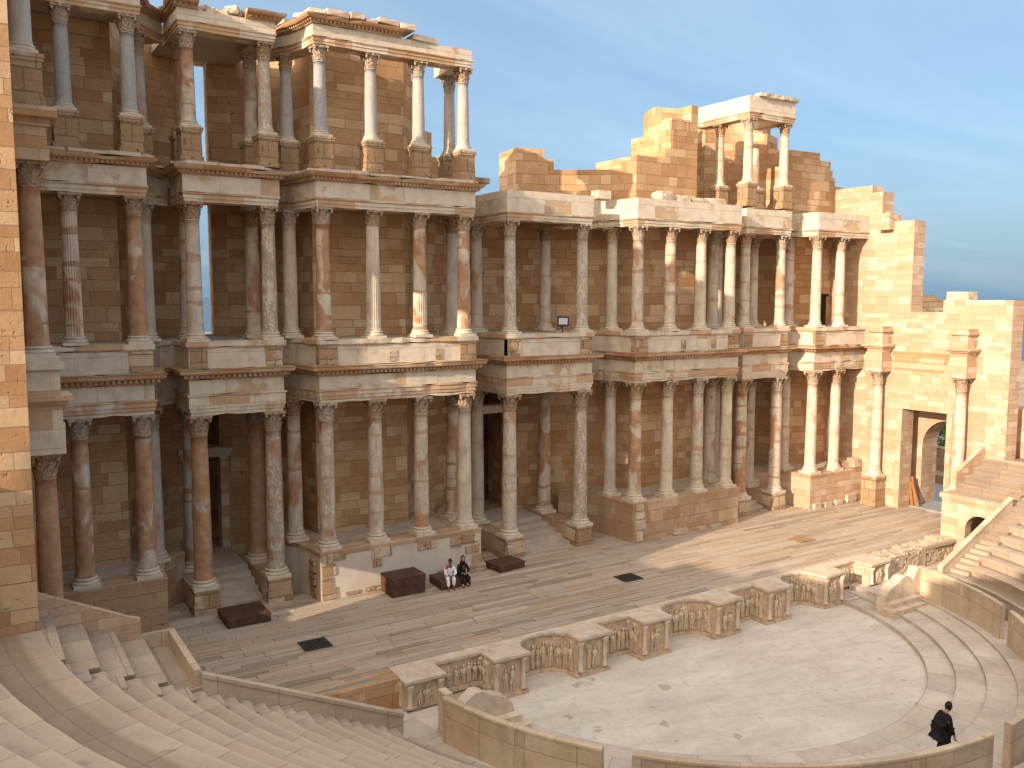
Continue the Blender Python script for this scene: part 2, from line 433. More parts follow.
def mk_planks():
    m, nt, b = newmat('weathered_stage_boards'); N = NT(nt); ob = N.obj()
    g = N.n('ShaderNodeNewGeometry')
    rnd = g.outputs['Random Per Island']
    base = N.ramp(rnd, [(0, (.29,.225,.165)), (.3, (.41,.325,.245)), (.65, (.475,.385,.3)), (.85, (.43,.305,.205)), (1, (.52,.435,.345))])
    gr = N.noise(N.mapping(ob, (.5,14,1)), 2.2, 5, .65)
    base = N.mix(N.ramp(gr, [(.42, 0.0), (.75, .45)]), base, (.2,.14,.095))
    base = N.mix(N.ramp(N.noise(ob, .45, 4, .6), [(.45, 0.0), (.7, .4)]), base, (.42,.385,.35))
    N.l(base, b.inputs['Base Color']); b.inputs['Roughness'].default_value = .8
    N.l(N.bump(gr, .01), b.inputs['Normal'])
    return m
M_planks = mk_planks()

def mk_seat(name, tint, wear, edge=False):
    m, nt, b = newmat(name); N = NT(nt); uv = N.uv(); ob = N.obj()
    oi = N.n('ShaderNodeObjectInfo')
    ad = N.n('ShaderNodeCombineXYZ'); N.l(N.math('MULTIPLY', oi.outputs['Random'], 9.0), ad.inputs[0])
    va = N.n('ShaderNodeVectorMath', operation='ADD'); N.l(uv, va.inputs[0]); N.l(ad.outputs[0], va.inputs[1])
    col, fac = N.brick(va.outputs[0], 1.5, 1.4, .012, 0)
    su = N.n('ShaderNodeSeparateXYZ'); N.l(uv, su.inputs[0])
    n1 = N.noise(ob, 1.1, 5, .62); n2 = N.noise(ob, 9, 5, .65)
    base = N.ramp(N.math('MULTIPLY_ADD', col, .3, N.math('MULTIPLY', n1, .8)), [(.25, tuple(c*.74 for c in tint)), (.55, tint), (.85, tuple(min(1, c*1.25) for c in tint))])
    base = N.mix(N.ramp(N.noise(N.mapping(ob, loc=(4,4,4)), .6, 5, .7), [(.48, 0.0), (.68, wear)]), base, (.42,.27,.155))
    base = N.mix(N.ramp(n2, [(.5, 0.0), (.8, .4)]), base, tuple(c*.5 for c in tint))
    if edge:  # nose lightened, tread back darkened: wear and dirt, plus painted edge shading
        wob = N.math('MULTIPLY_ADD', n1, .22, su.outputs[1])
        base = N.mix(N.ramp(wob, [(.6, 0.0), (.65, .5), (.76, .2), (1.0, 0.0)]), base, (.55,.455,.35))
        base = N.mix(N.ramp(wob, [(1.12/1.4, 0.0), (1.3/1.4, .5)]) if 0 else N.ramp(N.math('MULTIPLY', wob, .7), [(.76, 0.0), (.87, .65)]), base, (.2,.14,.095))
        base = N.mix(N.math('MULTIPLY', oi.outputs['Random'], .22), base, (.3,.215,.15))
    base = N.mix(N.math('MULTIPLY', fac, .4), base, tuple(c*.35 for c in tint))
    sp = N.ramp(N.noise(ob, 2.3, 2, .4), [(.72, 0.0), (.75, .5)])
    base = N.mix(sp, base, (.2,.17,.13))
    N.l(base, b.inputs['Base Color'])
    N.l(N.bump(N.math('SUBTRACT', N.math('MULTIPLY_ADD', n2, .5, n1), fac), .02), b.inputs['Normal'])
    return m
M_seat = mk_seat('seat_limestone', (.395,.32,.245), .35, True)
M_balu = mk_seat('balustrade_slabs', (.5,.40,.29), .6)
def mk_orch():
    m, nt, b = newmat('orchestra_marble'); N = NT(nt); ob = N.obj()
    n1 = N.noise(N.mapping(ob, (1,2.2,1), rot=(0,0,.5)), .4, 6, .65); n2 = N.noise(ob, 3, 6, .7)
    base = N.ramp(n1, [(.3, (.48,.42,.35)), (.5, (.57,.51,.435)), (.72, (.66,.605,.535))])
    base = N.mix(N.ramp(n2, [(.5, 0.0), (.72, .6)]), base, (.43,.385,.335))
    col, fac = N.brick(N.mapping(ob, rot=(0,0,.35)), 2.6, 1.1, .006, .41)
    base = N.mix(N.math('MULTIPLY', fac, .3), base, (.25,.2,.15))
    stq = N.ramp(N.noise(N.mapping(ob, (.35,2.4,1), rot=(0,0,-.5)), 1.1, 6, .7), [(.55, 0.0), (.7, .28)])
    base = N.mix(stq, base, (.36,.3,.235))
    fs = N.ramp(N.noise(ob, 2.6, 2, .4), [(.71, 0.0), (.735, .4)])
    base = N.mix(fs, base, (.26,.22,.18))
    sp = N.ramp(N.noise(ob, 1.1, 3, .55), [(.685, 0.0), (.7, .6)])
    base = N.mix(sp, base, (.3,.25,.2))
    blu = N.ramp(N.noise(N.mapping(ob, loc=(2,7,0)), .8, 4, .6), [(.62, 0.0), (.7, .4)])
    base = N.mix(blu, base, (.34,.36,.36))
    N.l(base, b.inputs['Base Color']); b.inputs['Roughness'].default_value = .75
    N.l(N.bump(N.math('SUBTRACT', n2, fac), .006), b.inputs['Normal'])
    return m
M_orch = mk_orch()
M_ring = mk_seat('orchestra_step_stone', (.5,.435,.365), .3)
M_ground = mk_plain('sandy_ground', (.33,.27,.2), .25, .2, .05, grain=3, stain=((.2,.18,.11), .6))
M_road = mk_plain('grey_track', (.3,.3,.3), .15, .5, .02)

def mk_simple(name, col, rough=.8, spec=.2):
    m, nt, b = newmat(name); N = NT(nt); ob = N.obj()
    n = N.noise(ob, 18, 3, .6)
    N.l(N.ramp(n, [(.3, tuple(c*.8 for c in col)), (.7, tuple(min(1, c*1.15) for c in col))]), b.inputs['Base Color'])
    b.inputs['Roughness'].default_value = rough; b.inputs['Specular IOR Level'].default_value = spec
    return m
M_skin = mk_simple('skin', (.2,.1,.06), .6)
M_skin2 = mk_simple('lighter_skin', (.38,.22,.15), .6)
M_white = mk_simple('white_cloth', (.75,.75,.78)); M_black = mk_simple('black_cloth', (.012,.012,.014)); M_red = mk_simple('red_cloth', (.5,.03,.05))
M_rust = mk_simple('brown_cloth', (.2,.07,.05)); M_hair = mk_simple('black_hair', (.015,.012,.01), .5); M_shoe = mk_simple('red_shoes', (.32,.05,.05))
M_shirt = mk_simple('shirt_white', (.7,.7,.7))
M_leaf = mk_simple('leaf_green', (.09,.15,.03), .6); M_bark = mk_simple('bark', (.12,.085,.06))

def mk_glass():
    m, nt, b = newmat('lamp_glass'); b.inputs['Base Color'].default_value = (.55,.62,.68,1); b.inputs['Roughness'].default_value = .12; b.inputs['Specular IOR Level'].default_value = .6
    return m
M_glass = mk_glass()
def mk_sea():
    m, nt, b = newmat('sea_water'); N = NT(nt); ob = N.obj()
    b.inputs['Base Color'].default_value = (.035,.085,.13,1); b.inputs['Roughness'].default_value = .35; b.inputs['Specular IOR Level'].default_value = .3
    N.l(N.bump(N.noise(ob, .3, 4, .6), .3), b.inputs['Normal'])
    return m
M_sea = mk_sea()

# ------------------------------------------------------------------ plan numbers
PC = [4.69, 6.715, 8.742, 10.77]          # columns on the inner podia (x, mirrored)
RC = [17.39, 19.36]                       # columns on the outer podia
QC = [12.62, 15.34]                       # side door porches
DC = 1.97                                 # middle door porch
YF, YP = .45, 1.18
HP, HD, T1, T1D, Z2, T2, Z3, T3 = 2.05, 1.065, 7.79, 7.52, 10.2, 15.15, 16.55, 21.02

stage = thing('stage_building', 'three-storey ruined stage front of sandstone with rows of marble columns', 'building', (0, 3, 0))
stage_inv = Matrix.Translation((0, -3, 0))
def st(o):                                  # hang on the stage building, keep world coordinates
    o.parent = stage; o.matrix_parent_inverse = stage_inv; return o

# ------------------------------------------------------------------ columns
def shaft_mesh(name, h, r0, r1, kind):
    mb = MB(); n = 14
    prof = []
    for i in range(n+1):
        t = i/n
        r = r0+(r1-r0)*(t**1.4)
        prof.append((r, h*t))
    prof.insert(0, (r0*1.07, -.02)); prof.insert(1, (r0*1.07, .05)); prof[2] = (r0, .1)
    prof.append((r1*1.08, h)); prof.append((r1*1.08, h+.03))
    if kind == 'smooth': mb.lathe(prof, 28)
    elif kind == 'fluted': mb.lathe(prof, 80, rad=lambda k, z: (1, .985, .93, .985)[k % 4], smooth=False)
    elif kind == 'halffluted': mb.lathe(prof, 80, rad=lambda k, z: (1, .985, .925, .985)[k % 4] if z < h*.52 else 1.0, smooth=False)
    else:
        prof2 = [(r0+(r1-r0)*((i/48)**1.4), h*i/48) for i in range(49)]
        mb.lathe(prof2, 64, rad=lambda k, z: 1-.05*(.5+.5*math.sin(8*(2*PI*k/64)+z*9)), smooth=True)
    o = mb.build(name, M_col); me = o.data; D.objects.remove(o); return me
def base_mesh(r, hb):
    mb = MB(); p = hb*.36; w = r*1.36
    mb.box(-w, w, -w, w, 0, p)
    t = (hb-p)
    prof = [(r*1.32, p), (r*1.40, p+t*.14), (r*1.38, p+t*.32), (r*1.16, p+t*.42), (r*1.12, p+t*.58), (r*1.25, p+t*.66), (r*1.24, p+t*.85), (r*1.06, p+t*.95), (r*1.03, hb)]
    mb.lathe(prof, 24)
    o = mb.build('column_base', M_floorstone if False else M_trim_pale); me = o.data; D.objects.remove(o); return me
def capital_mesh(r, h):
    mb = MB(); rnd = random.Random(3)
    mb.lathe([(r*1.0, 0), (r*1.06, .03), (r*.97, .06), (r*.98, h*.5), (r*1.12, h*.8), (r*1.3, h*.87)], 20)
    def leaf(a, z0, z1, w, out, rr):
        ca, sa = math.cos(a), math.sin(a)
        pts = []
        for t, o_, ww in ((0, .01, .8), (.5, out*.35, 1.0), (.85, out*.85, .8), (1.0, out*1.15, .45), (.9, out*1.35, .3)):
            z = z0+(z1-z0)*t; R = rr+o_
            for s in (-1, 1):
                pts.append((ca*R-sa*s*w*ww, sa*R+ca*s*w*ww, z))
        mb.mesh(pts, [(2*i, 2*i+1, 2*i+3, 2*i+2) for i in range(4)])
    for k in range(8): leaf(2*PI*k/8, .04, h*.42, r*.32, r*.26, r*1.0)
    for k in range(8): leaf(2*PI*(k+.5)/8, .08, h*.68, r*.3, r*.36, r*1.02)
    for k in range(4):                       # corner volutes
        a = PI/4+k*PI/2
        leaf(a, h*.35, h*.86, r*.2, r*.62, r*1.02)
        cx, cy = math.cos(a)*r*1.62, math.sin(a)*r*1.62
        mb.lathe([(r*.02, h*.66), (r*.2, h*.7), (r*.24, h*.78), (r*.18, h*.87)], 8, cx, cy)
    ab = []                                   # abacus with hollow sides
    W = r*1.66
    for k in range(4):
        a = PI/4+k*PI/2
        p = Vector((math.cos(a), math.sin(a)))*W*1.16; t = Vector((-math.sin(a), math.cos(a)))*r*.14
        ab += [p-t, p+t]
        q = Vector((math.cos(a+PI/4), math.sin(a+PI/4)))*r*1.28
        ab.append(q)
    mb.prism([(p.x, p.y) for p in ab], h*.87, h)
    for k in range(4):                        # fleuron
        a = k*PI/2; c = Vector((math.cos(a), math.sin(a)))*r*1.3
        mb.box(c.x-.05, c.x+.05, c.y-.05, c.y+.05, h*.84, h*.985)
    o = mb.build('capital', M_cap); me = o.data; D.objects.remove(o); return me
def pedestal_mesh(w, h):
    mb = MB()
    for z0, z1, e in ((0, h*.14, .045), (h*.14, h*.5, 0), (h*.5+.006, h*.86, -.008), (h*.86, h*.93, .03), (h*.93, h, .055)):
        mb.box(-w-e, w+e, -w-e, w+e, z0, z1)
    o = mb.build('pedestal', M_rough); me = o.data; D.objects.remove(o); return me

ORD = {}
def order(key, H, r0, r1, hb, hc, ped=None):
    sh = H-hb-hc
    ORD[key] = dict(H=H, hb=hb, hc=hc, sh=sh, base=base_mesh(r0, hb), cap=capital_mesh(r1, hc),
        shaft={k: shaft_mesh('column_shaft', sh, r0, r1, k) for k in ('smooth', 'fluted', 'halffluted', 'spiral')},
        ped=pedestal_mesh(*ped) if ped else None, pedh=ped[1] if ped else 0)
order('pod', T1-HP, .31, .262, .34, .72)
order('porch', T1D-HD, .34, .285, .36, .76)
order('up', T2-Z2, .285, .24, .3, .64)
order('top', T3-Z3-1.18, .25, .212, .24, .58, (.355, 1.18))
order('side', 7.75-1.83, .3, .255, .32, .7, (.44, 1.68))
order('sideup', 15.2-10.25, .29, .245, .3, .64)
order('sidetop', 4.0, .265, .235, .28, .6, (.42, 1.3))
CR = random.Random(5)
def column(key, x, y, z, kind='smooth', tone=(.4,.0,.4), parent=None, rot=None, cap=True, scale=1.0, keep=1.0):
    o_ = ORD[key]
    zb = z+o_['pedh']
    root = link('column', o_['shaft'][kind], None, (x, y, zb+o_['hb']))
    root.rotation_euler.z = CR.choice((0,1,2,3))*PI/2+CR.uniform(-.02,.02); root.color = (*tone, 1)
    if keep < 1: root.scale.z = keep
    (st(root) if parent is None else parent(root))
    b = link('column_base', o_['base'], root, (0,0,-o_['hb'])); 
    if cap: link('capital', o_['cap'], root, (0,0,o_['sh']))
    if o_['ped']: link('pedestal', o_['ped'], root, (0,0,-o_['hb']-o_['pedh']))
    return root
def T(o, g, v): return (max(0, min(1, o+CR.uniform(-.06,.06))), g, max(0, v+CR.uniform(-.1,.1)))

RETL = {'L': -11.35, 'R': 11.15}
# ---- ground storey
G = 'pod'
column(G, -RC[1], YF, HP, tone=T(.85,0,.3)); column(G, -RC[0], YF, HP, tone=T(.8,0,.5)); column(G, -16.78, 2.25, HP, tone=T(.15,.3,.1))
for x, k, t in ((-PC[3],'smooth',T(.3,0,.8)), (-PC[2],'smooth',T(.3,0,.5)), (-PC[1],'smooth',T(.45,0,.3)), (-PC[0],'smooth',T(.15,.1,.15))): column(G, x, YF, HP, k, t)
column(G, -11.45, 2.3, HP, tone=T(.55,0,.3)); column(G, -4.4, 2.0, HP, tone=T(.6,0,.2))
for x, t in ((PC[0],T(.5,0,.3)), (PC[1],T(.12,0,.2)), (PC[2],T(.42,.1,.6)), (PC[3],T(.2,0,.3))): column(G, x, YF, HP, 'smooth', t)
column(G, 4.42, 2.05, HP, tone=T(.1,.25,.1)); column(G, 11.1, 1.95, HP, tone=T(.3,0,.2))
column(G, RC[0], YF, HP, tone=T(.2,0,.3)); column(G, RC[1], YF, HP, tone=T(.3,0,.3)); column(G, 17.12, 2.1, HP, tone=T(.3,0,.3))
G = 'porch'
for sx in (-1, 1):
    pass
column(G, -QC[1], YP, HD, tone=T(.85,0,.7)); column(G, -QC[0], YP, HD, tone=T(.3,0,1.0)); column(G, -15.1, 3.75, HD, tone=T(.55,0,.2)); column(G, -12.62, 3.5, HD, tone=T(.75,0,.2))
column(G, -DC, YP, HD, 'spiral', T(.38,0,.5)); column(G, DC, YP, HD, 'smooth', T(.12,0,1.0)); column(G, -DC, 4.1, HD, tone=T(.2,.3,.1)); column(G, DC, 4.2, HD, tone=T(.6,0,.4))
column(G, QC[0], YP, HD, tone=T(.55,0,.4)); column(G, QC[1], YP, HD, tone=T(.45,0,.4)); column(G, QC[0], 3.15, HD, tone=T(.25,.2,.2)); column(G, QC[1], 3.1, HD, tone=T(.3,.2,.2))
# ---- middle storey
G = 'up'
column(G, -RC[1], YF, Z2, 'fluted', T(.62,0,.2)); column(G, -RC[0], YF, Z2, tone=T(.85,0,.2)); column(G, -16.78, 2.25, Z2, tone=T(.05,.2,.1))
for x, k, t in ((-PC[3],'smooth',T(.8,0,.1)), (-PC[2],'fluted',T(.1,0,.1)), (-PC[1],'halffluted',T(.5,0,.1)), (-PC[0],'spiral',T(.5,0,.2))): column(G, x, YF, Z2, k, t)
column(G, -11.45, 2.3, Z2, tone=T(.05,0,.3)); column(G, -4.4, 2.0, Z2, tone=T(.1,.3,.1))
for x, k, t in ((PC[0],'smooth',T(.5,0,.5)), (PC[1],'smooth',T(.45,0,.3)), (PC[2],'halffluted',T(.25,0,.3)), (PC[3],'smooth',T(.2,0,.5))): column(G, x, YF, Z2, k, t)
column(G, 4.42, 2.05, Z2, tone=T(.1,.1,.1)); column(G, 11.1, 1.95, Z2, tone=T(.3,0,.2))
column(G, RC[0], YF, Z2, tone=T(.15,0,.2)); column(G, RC[1], YF, Z2, tone=T(.35,0,.1)); column(G, 17.12, 2.1, Z2, tone=T(.45,0,.2))
for x, y, k, t in ((-QC[1],YP,'smooth',T(.5,0,.4)), (-QC[0],YP,'smooth',T(.05,0,.9)), (-15.2,2.95,'smooth',T(.5,0,.2)), (-12.62,3.3,'smooth',T(.5,0,.2)),
        (-DC,YP,'smooth',T(.1,.1,.8)), (DC,YP,'smooth',T(.15,.1,.9)), (-DC,4.1,'smooth',T(.2,.2,.1)), (DC,4.2,'smooth',T(.3,.2,.1)),
        (QC[0],YP,'smooth',T(.4,0,.5)), (QC[1],YP,'smooth',T(.45,0,.4)), (QC[0],3.15,'smooth',T(.3,.1,.1)), (QC[1],3.1,'smooth',T(.4,0,.1))): column(G, x, y, Z2, k, t)
# ---- top storey (what is left of it)
G = 'top'
for x, y, t in ((-RC[1],YF,T(.05,.9,.1)), (-RC[0],YF,T(.1,.8,.1)), (-16.78,2.25,T(.35,.5,.1)), (-QC[1],YP,T(.5,0,.4)), (-QC[0],YP,T(.3,.1,.7)), (-15.2,2.95,T(.6,0,.2)), (-12.62,3.0,T(.4,.2,.3)),
        (-11.45,2.3,T(.1,.8,.1)), (-PC[3],YF,T(.05,.9,0)), (-PC[2],YF,T(.12,.75,0)), (-PC[1],YF,T(.15,.6,0)), (-PC[0],YF,T(.1,.6,0)), (-4.55,1.9,T(.3,.5,.1)),
        (QC[0],3.2,T(.4,0,.7)), (QC[0],YP,T(.35,0,.4)), (QC[1],YP,T(.2,0,.4))): column(G, x, y, Z3, 'smooth', t)
column(G, QC[1]-.02, 3.15, Z3, 'smooth', T(.55,0,.5), cap=False, keep=.88)

# ------------------------------------------------------------------ back wall with three apses
W_ = -21.3
def stepped(prof):
    """prof = [(u_start, ztop)...] -> function of u"""
    def f(u):
        z = prof[0][1]
        for a, b in prof:
            if u >= a: z = b
        return z
    return f
def jig(z, r): return z
def wallpart(path, thick, top, holes, mat=None, z0=FZ, du=None, name='back_wall'):
    us = list(path.s); 
    for a, _ in top: us.append(a)
    for h in holes: us += [h[0], h[1]]
    us = [u for u in us if path.s[0]-1e-6 <= u <= path.s[-1]+1e-6]
    zs = [z0]+[b for _, b in top]
    for h in holes: zs += [h[2], h[3]]
    tf = stepped(top); zmax = max(b for _, b in top)
    zs = [z for z in zs if z0 <= z <= zmax]
    mb = MB()
    gridwall(mb, path, us, zs, lambda u, z: z < tf(u) and not any(h[0] < u < h[1] and h[2] < z < h[3] for h in holes), thick)
    return st(mb.build(name, mat or M_ashlar, recalc=False))
YB = 2.6
# outer left bay
p = Path([(-21.3, YB), (-17.6, YB)], 0); wallpart(p, 1.6, [(0, 21.6), (1.6, 22.0)], [])
# left apse
def apse(cx, cy, r, x0, ybeg, n=28):
    a0 = PI-math.atan2(ybeg-cy, abs(x0-cx)) if False else None
    pts = arc(cx, cy, r, PI, 0, n)
    return pts
def side_apse(cx, top, doors, u0):
    pts = [(cx-3.59, YB+.04)]+arc(cx, 2.8, 3.59, PI, 0, 30)+[(cx+3.59, YB+.04)]
    P = Path(pts, u0); L = P.s[-1]-P.s[0]; uc = u0+L/2
    holes = [(uc-w, uc+w, a, b) for w, a, b in doors]
    return wallpart(P, 1.8, [(u0+f*L, z) for f, z in top], holes), uc
side_apse(-14, [(0, 21.9)], [(.62, 1.0, 7.2), (.57, 10.2, 15.75), (.57, 16.35, 21.6)], 3.7)
# bay behind the inner left podium
p = Path([(-10.4, YB), (-6.33, YB)], 20.0); wallpart(p, 1.6, [(20, 22.05), (22.6, 21.9)], [])
# middle apse
cpts = arc(0, -1.8, 7.7, PI-math.asin(4.4/7.7)+.0, math.asin(4.4/7.7), 40)
cpts = [(-cpts[-1][0], YB+.04)]+cpts[1:-1]+[(cpts[-1][0], YB+.04)]
P = Path(cpts, 30.0); uc = (P.s[0]+P.s[-1])/2
def ux(x):                                   # arc length at plan x on the middle apse
    return uc+7.7*math.asin(max(-1, min(1, x/7.7)))
wallpart(P, 2.2, [(30, 21.75), (ux(-5.5), 21.1), (ux(-5.1), 20.75), (ux(-4.8), 20.35), (ux(-4.62), 19.75), (ux(-4.4), 19.25), (ux(-3.9), 18.2), (ux(-3.0), 17.4), (ux(-1.26), 17.4), (ux(1.26), 19.2), (ux(2.68), 18.72), (ux(3.16), 18.2), (ux(5.83), 18.75)],
    [(uc-.78, uc+.78, 1.0, 7.2), (ux(-1.2), ux(1.26), 16.6, 25)])
# thick ruined block behind the inner right podium
p = Path([(6.33, YB), (10.4, YB)], 49.88)
wallpart(p, 3.3, [(49.88, 18.85), (50+1.73, 19.3), (50+2.24, 20.3), (50+3.25, 20.8), (50+3.47, 21.65)], [])
# right apse
side_apse(14, [(0, 20.9), (.05, 21.3), (.09, 21.7), (.27, 21.2), (.40, 21.9), (.5, 22.3), (.70, 22.1), (.84, 21.2), (.865, 20.3), (.9, 20.2), (.95, 20.1)], [(.62, 1.0, 7.2), (.57, 10.2, 15.0), (.57, 16.6, 25)], 60.0)
# outer right bay
p = Path([(17.6, YB), (22.3, YB)], 80.0); wallpart(p, 2.0, [(80, 20.1), (82.4, 19.7), (83.35, 19.2), (83.55, 18.8), (83.8, 18.3)], [])
# corridor behind the stage front
mb = MB()
p = Path([(-21.3, 11.0), (22.3, 11.0)]); gridwall(mb, p, [0, 43.6], [FZ, 9.7], lambda u, z: True, 1.0)
st(mb.build('corridor_wall', M_ashlar, recalc=False))
for xa in (-22.3, 22.35):
    mb = MB(); mb.box(xa, xa+.95, 4.25, 11.9, FZ, 9.7); st(mb.build('corridor_wall', M_ashlar))  # unseen end walls added to keep sunlight out of the corridor
mb = MB(); mb.box(-21.3, 22.3, 4.7, 11.9, 9.72, 10.1); st(mb.build('corridor_roof', M_floorstone))
# buttress stubs on the top-storey right apse (sun-lit piers)
mb = MB()
for x0, x1, y0, y1, z1 in ((15.95,16.3,4.7,5.8,19.6),(17.15,17.58,2.45,3.4,19.2),):
    mb.box(x0, x1, y0, y1, 16.5, z1)
each(mb, 'wall_pier', M_ashlar, st)

# ------------------------------------------------------------------ podia, porches, entablatures
def mir(pts): return [(-x, y) for x, y in reversed(pts)]
# plan of the front line, right half, face of the frieze
CRo = [(2.75,4.0),(3.55,3.15),(4.05,2.2),(4.27,1.2),(4.33,.09),(11.13,.09),(11.2,.95),(11.42,1.9),(11.85,2.7),(12.2,3.1)]
RPo = [(15.75,3.1),(16.15,2.7),(16.65,2.1),(16.93,1.2),(17.0,.09),(21.32,.09)]
CPo = [(-2.33,4.3),(-2.33,.82),(2.33,.82),(2.33,4.3)]
RDo = [(12.26,3.5),(12.26,.82),(15.7,.82),(15.7,3.5)]
OUT = [('pod', mir(RPo)), ('porch', mir(RDo)), ('pod', mir(CRo)), ('porch', CPo), ('pod', CRo), ('porch', RDo), ('pod', RPo)]
def shift(pts, d):
    P = Path(pts); return [(q.x+n.x*d, q.y+n.y*d) for q, n in zip(P.p, P.n)]

BD = -.72
def ent1(arch_z):
    return dict(
      arch=[(BD, arch_z), (-.04, arch_z), (-.04, arch_z+.13), (0, arch_z+.135), (0, arch_z+.27), (.035, arch_z+.275), (.035, 8.2), (.08, 8.24), (.08, 8.3), (BD, 8.3)],
      frieze=[(BD, 8.3), (0, 8.3), (0, 8.82), (BD, 8.82)],
      cornice=[(BD, 8.82), (.06, 8.82), (.1, 8.9), (.1, 9.0), (.3, 9.03), (.36, 9.07), (.38, 9.16), (.42, 9.22), (BD, 9.22)],
      dado=[(BD, 9.22), (-.02, 9.22), (-.02, 9.98), (BD, 9.98)],
      coping=[(BD, 9.98), (.05, 9.98), (.09, 10.03), (.09, 10.2), (BD, 10.2)])
for kind, pts in OUT:
    e = ent1(T1 if kind == 'pod' else T1D)
    mb = MB(); sweep(mb, pts, e['arch'], chip=1.0); o = st(mb.build('architrave', M_trim))
    mb = MB(); sweep(mb, pts, e['frieze']); st(mb.build('frieze', M_trim_pale))
    mb = MB(); sweep(mb, pts, e['cornice'], chip=1.0); dentils(mb, pts, .1, 8.9, 9.02, .09, .17, .1); st(mb.build('cornice', M_trim_orange))
    mb = MB(); sweep(mb, pts, e['dado']); st(mb.build('parapet_panel', M_trim_pale))
    mb = MB(); sweep(mb, pts, e['coping'], chip=1.0); st(mb.build('coping', M_trim))
# blocks let into the parapet under the columns
mb = MB()
for sx in (-1, 1):
    for x in PC[:1]+PC[3:]+RC[:1]: mb.box(sx*x-.38, sx*x+.38, .06, .4, 9.26, 9.96)
    for x in PC[1:3]: mb.box(sx*x+.5, sx*x+.8, .075, .4, 9.3, 9.75)
for x, w in ((-1.97,.34),(1.97,.34),(12.62,.3),(15.34,.3),(-12.62,.3),(-15.34,.3)): mb.box(x-w, x+w, .79, 1.1, 9.26, 9.96)
each(mb, 'repair_block', M_rough, st)
# floors over the ground and middle storeys
def floors(z0, z1, name):
    for sx in (-1, 1):
        for x0, x1 in ((17.02, 21.28), (4.35, 11.1)):
            mb = MB(); a, b = sorted((sx*x0, sx*x1)); mb.box(a, b, .82, 2.598, z0, z1); st(mb.build(name, M_floorstone))
        poly = [(11.2,1.5),(11.9,2.9),(12.4,2.95),(12.4,1.55),(15.6,1.55),(15.6,2.95),(16.1,2.9),(16.95,1.5),(17.598,2.598)]+arc(14, 2.8, 3.597, 0, PI, 24)+[(10.402,2.598),(11.1,2.0)]
        mb = MB(); mb.prism([(sx*x, y) for x, y in poly], z0+.013, z1-.02); st(mb.build(name, M_floorstone))
    poly = [(-4.3,2.2),(-3.3,3.6),(-2.6,4.2),(-2.2,4.25),(-2.2,1.55),(2.2,1.55),(2.2,4.25),(2.6,4.2),(3.3,3.6),(4.3,2.2),(6.4,2.598)]+arc(0, -1.8, 7.697, math.asin(4.42/7.7), PI-math.asin(4.42/7.7), 26)+[(-6.4,2.598)]
    mb = MB(); mb.prism(poly, z0+.017, z1-.03); st(mb.build(name, M_floorstone))
floors(8.35, 10.17, 'floor_slab')
floors(15.82, 16.33, 'floor_slab')

def ent2(pts, kind, corn):
    mb = MB(); z = T2
    sweep(mb, pts, chip=1.0, prof=[(BD, z), (-.03, z), (-.03, z+.12), (0, z+.125), (0, z+.25), (.05, z+.29), (.05, z+.35), (BD, z+.35)]); st(mb.build('architrave', M_trim))
    zt = 16.1 if corn else 16.42
    mb = MB(); sweep(mb, pts, [(BD, z+.35), (0, z+.35), (0, zt), (BD, zt)]); st(mb.build('frieze', M_trim_pale))
    if corn:
        mb = MB(); sweep(mb, pts, chip=1.0, prof=[(BD, 16.1), (.05, 16.1), (.09, 16.16), (.09, 16.23), (.26, 16.26), (.32, 16.33), (.36, 16.41), (BD, 16.41)]); dentils(mb, pts, .08, 16.15, 16.25, .08, .15, .09); st(mb.build('cornice', M_trim_orange))
        mb = MB(); P = Path(pts); rr = random.Random(9); u = .05
        while u < P.s[-1]-.4:                 # broken slabs on the cornice
            l = rr.uniform(.5, 1.3); l = min(l, P.s[-1]-u)
            if l > .25 and rr.random() < .9:
                o1 = .3+rr.uniform(-.12,.1); h = rr.uniform(.06,.15)
                a, b, c, d = P.at(u+.01, o1), P.at(u+l-.01, o1+rr.uniform(-.06,.06)), P.at(u+l-.01, -.6), P.at(u+.01, -.6)
                mb.mesh([(q.x,q.y,16.412) for q in (a,b,c,d)]+[(q.x,q.y,16.412+h) for q in (a,b,c,d)], [(0,1,5,4),(1,2,6,5),(2,3,7,6),(3,0,4,7),(4,5,6,7)])
            u += l
        each(mb, 'capping_slab', M_coping, st)
for i, (kind, pts) in enumerate(OUT): ent2(pts, kind, i <= 2)
# top storey beams
def ent3(pts, name_c, cz=21.02, hi=21.72, corn=None):
    mb = MB(); z = cz
    sweep(mb, pts, chip=1.0, prof=[(BD, z), (-.03, z), (-.03, z+.12), (0, z+.125), (0, z+.22), (.05, z+.26), (.05, z+.3), (BD, z+.3)]); st(mb.build('architrave', M_trim))
    mb = MB(); sweep(mb, pts, [(BD, z+.3), (0, z+.3), (0, hi), (BD, hi)]); st(mb.build('frieze', M_trim_pale))
    if corn:
        for a in corn:
            mb = MB(); sweep(mb, a, chip=1.2, prof=[(BD, hi), (.06, hi), (.1, hi+.07), (.1, hi+.13), (.26, hi+.15), (.31, hi+.21), (.34, hi+.28), (BD, hi+.28)]); dentils(mb, a, .09, hi+.06, hi+.15, .08, .15, .09)
            st(mb.build('cornice', M_trim_orange))
LP, LD, CL = OUT[0][1], OUT[1][1], OUT[2][1]
CL3 = [q for q in CL if True]
k = CL.index((-4.33,.09)); CL3 = CL[:k]+[(-4.46,.09),(-4.42,1.2),(-4.3,2.3)]
ent3(LP, 'l', corn=[LP])
ent3(LD, 'd', corn=[[(-15.7,3.0),(-15.7,.82),(-15.0,.82)], [(-13.35,.82),(-12.26,.82),(-12.26,2.6)]])
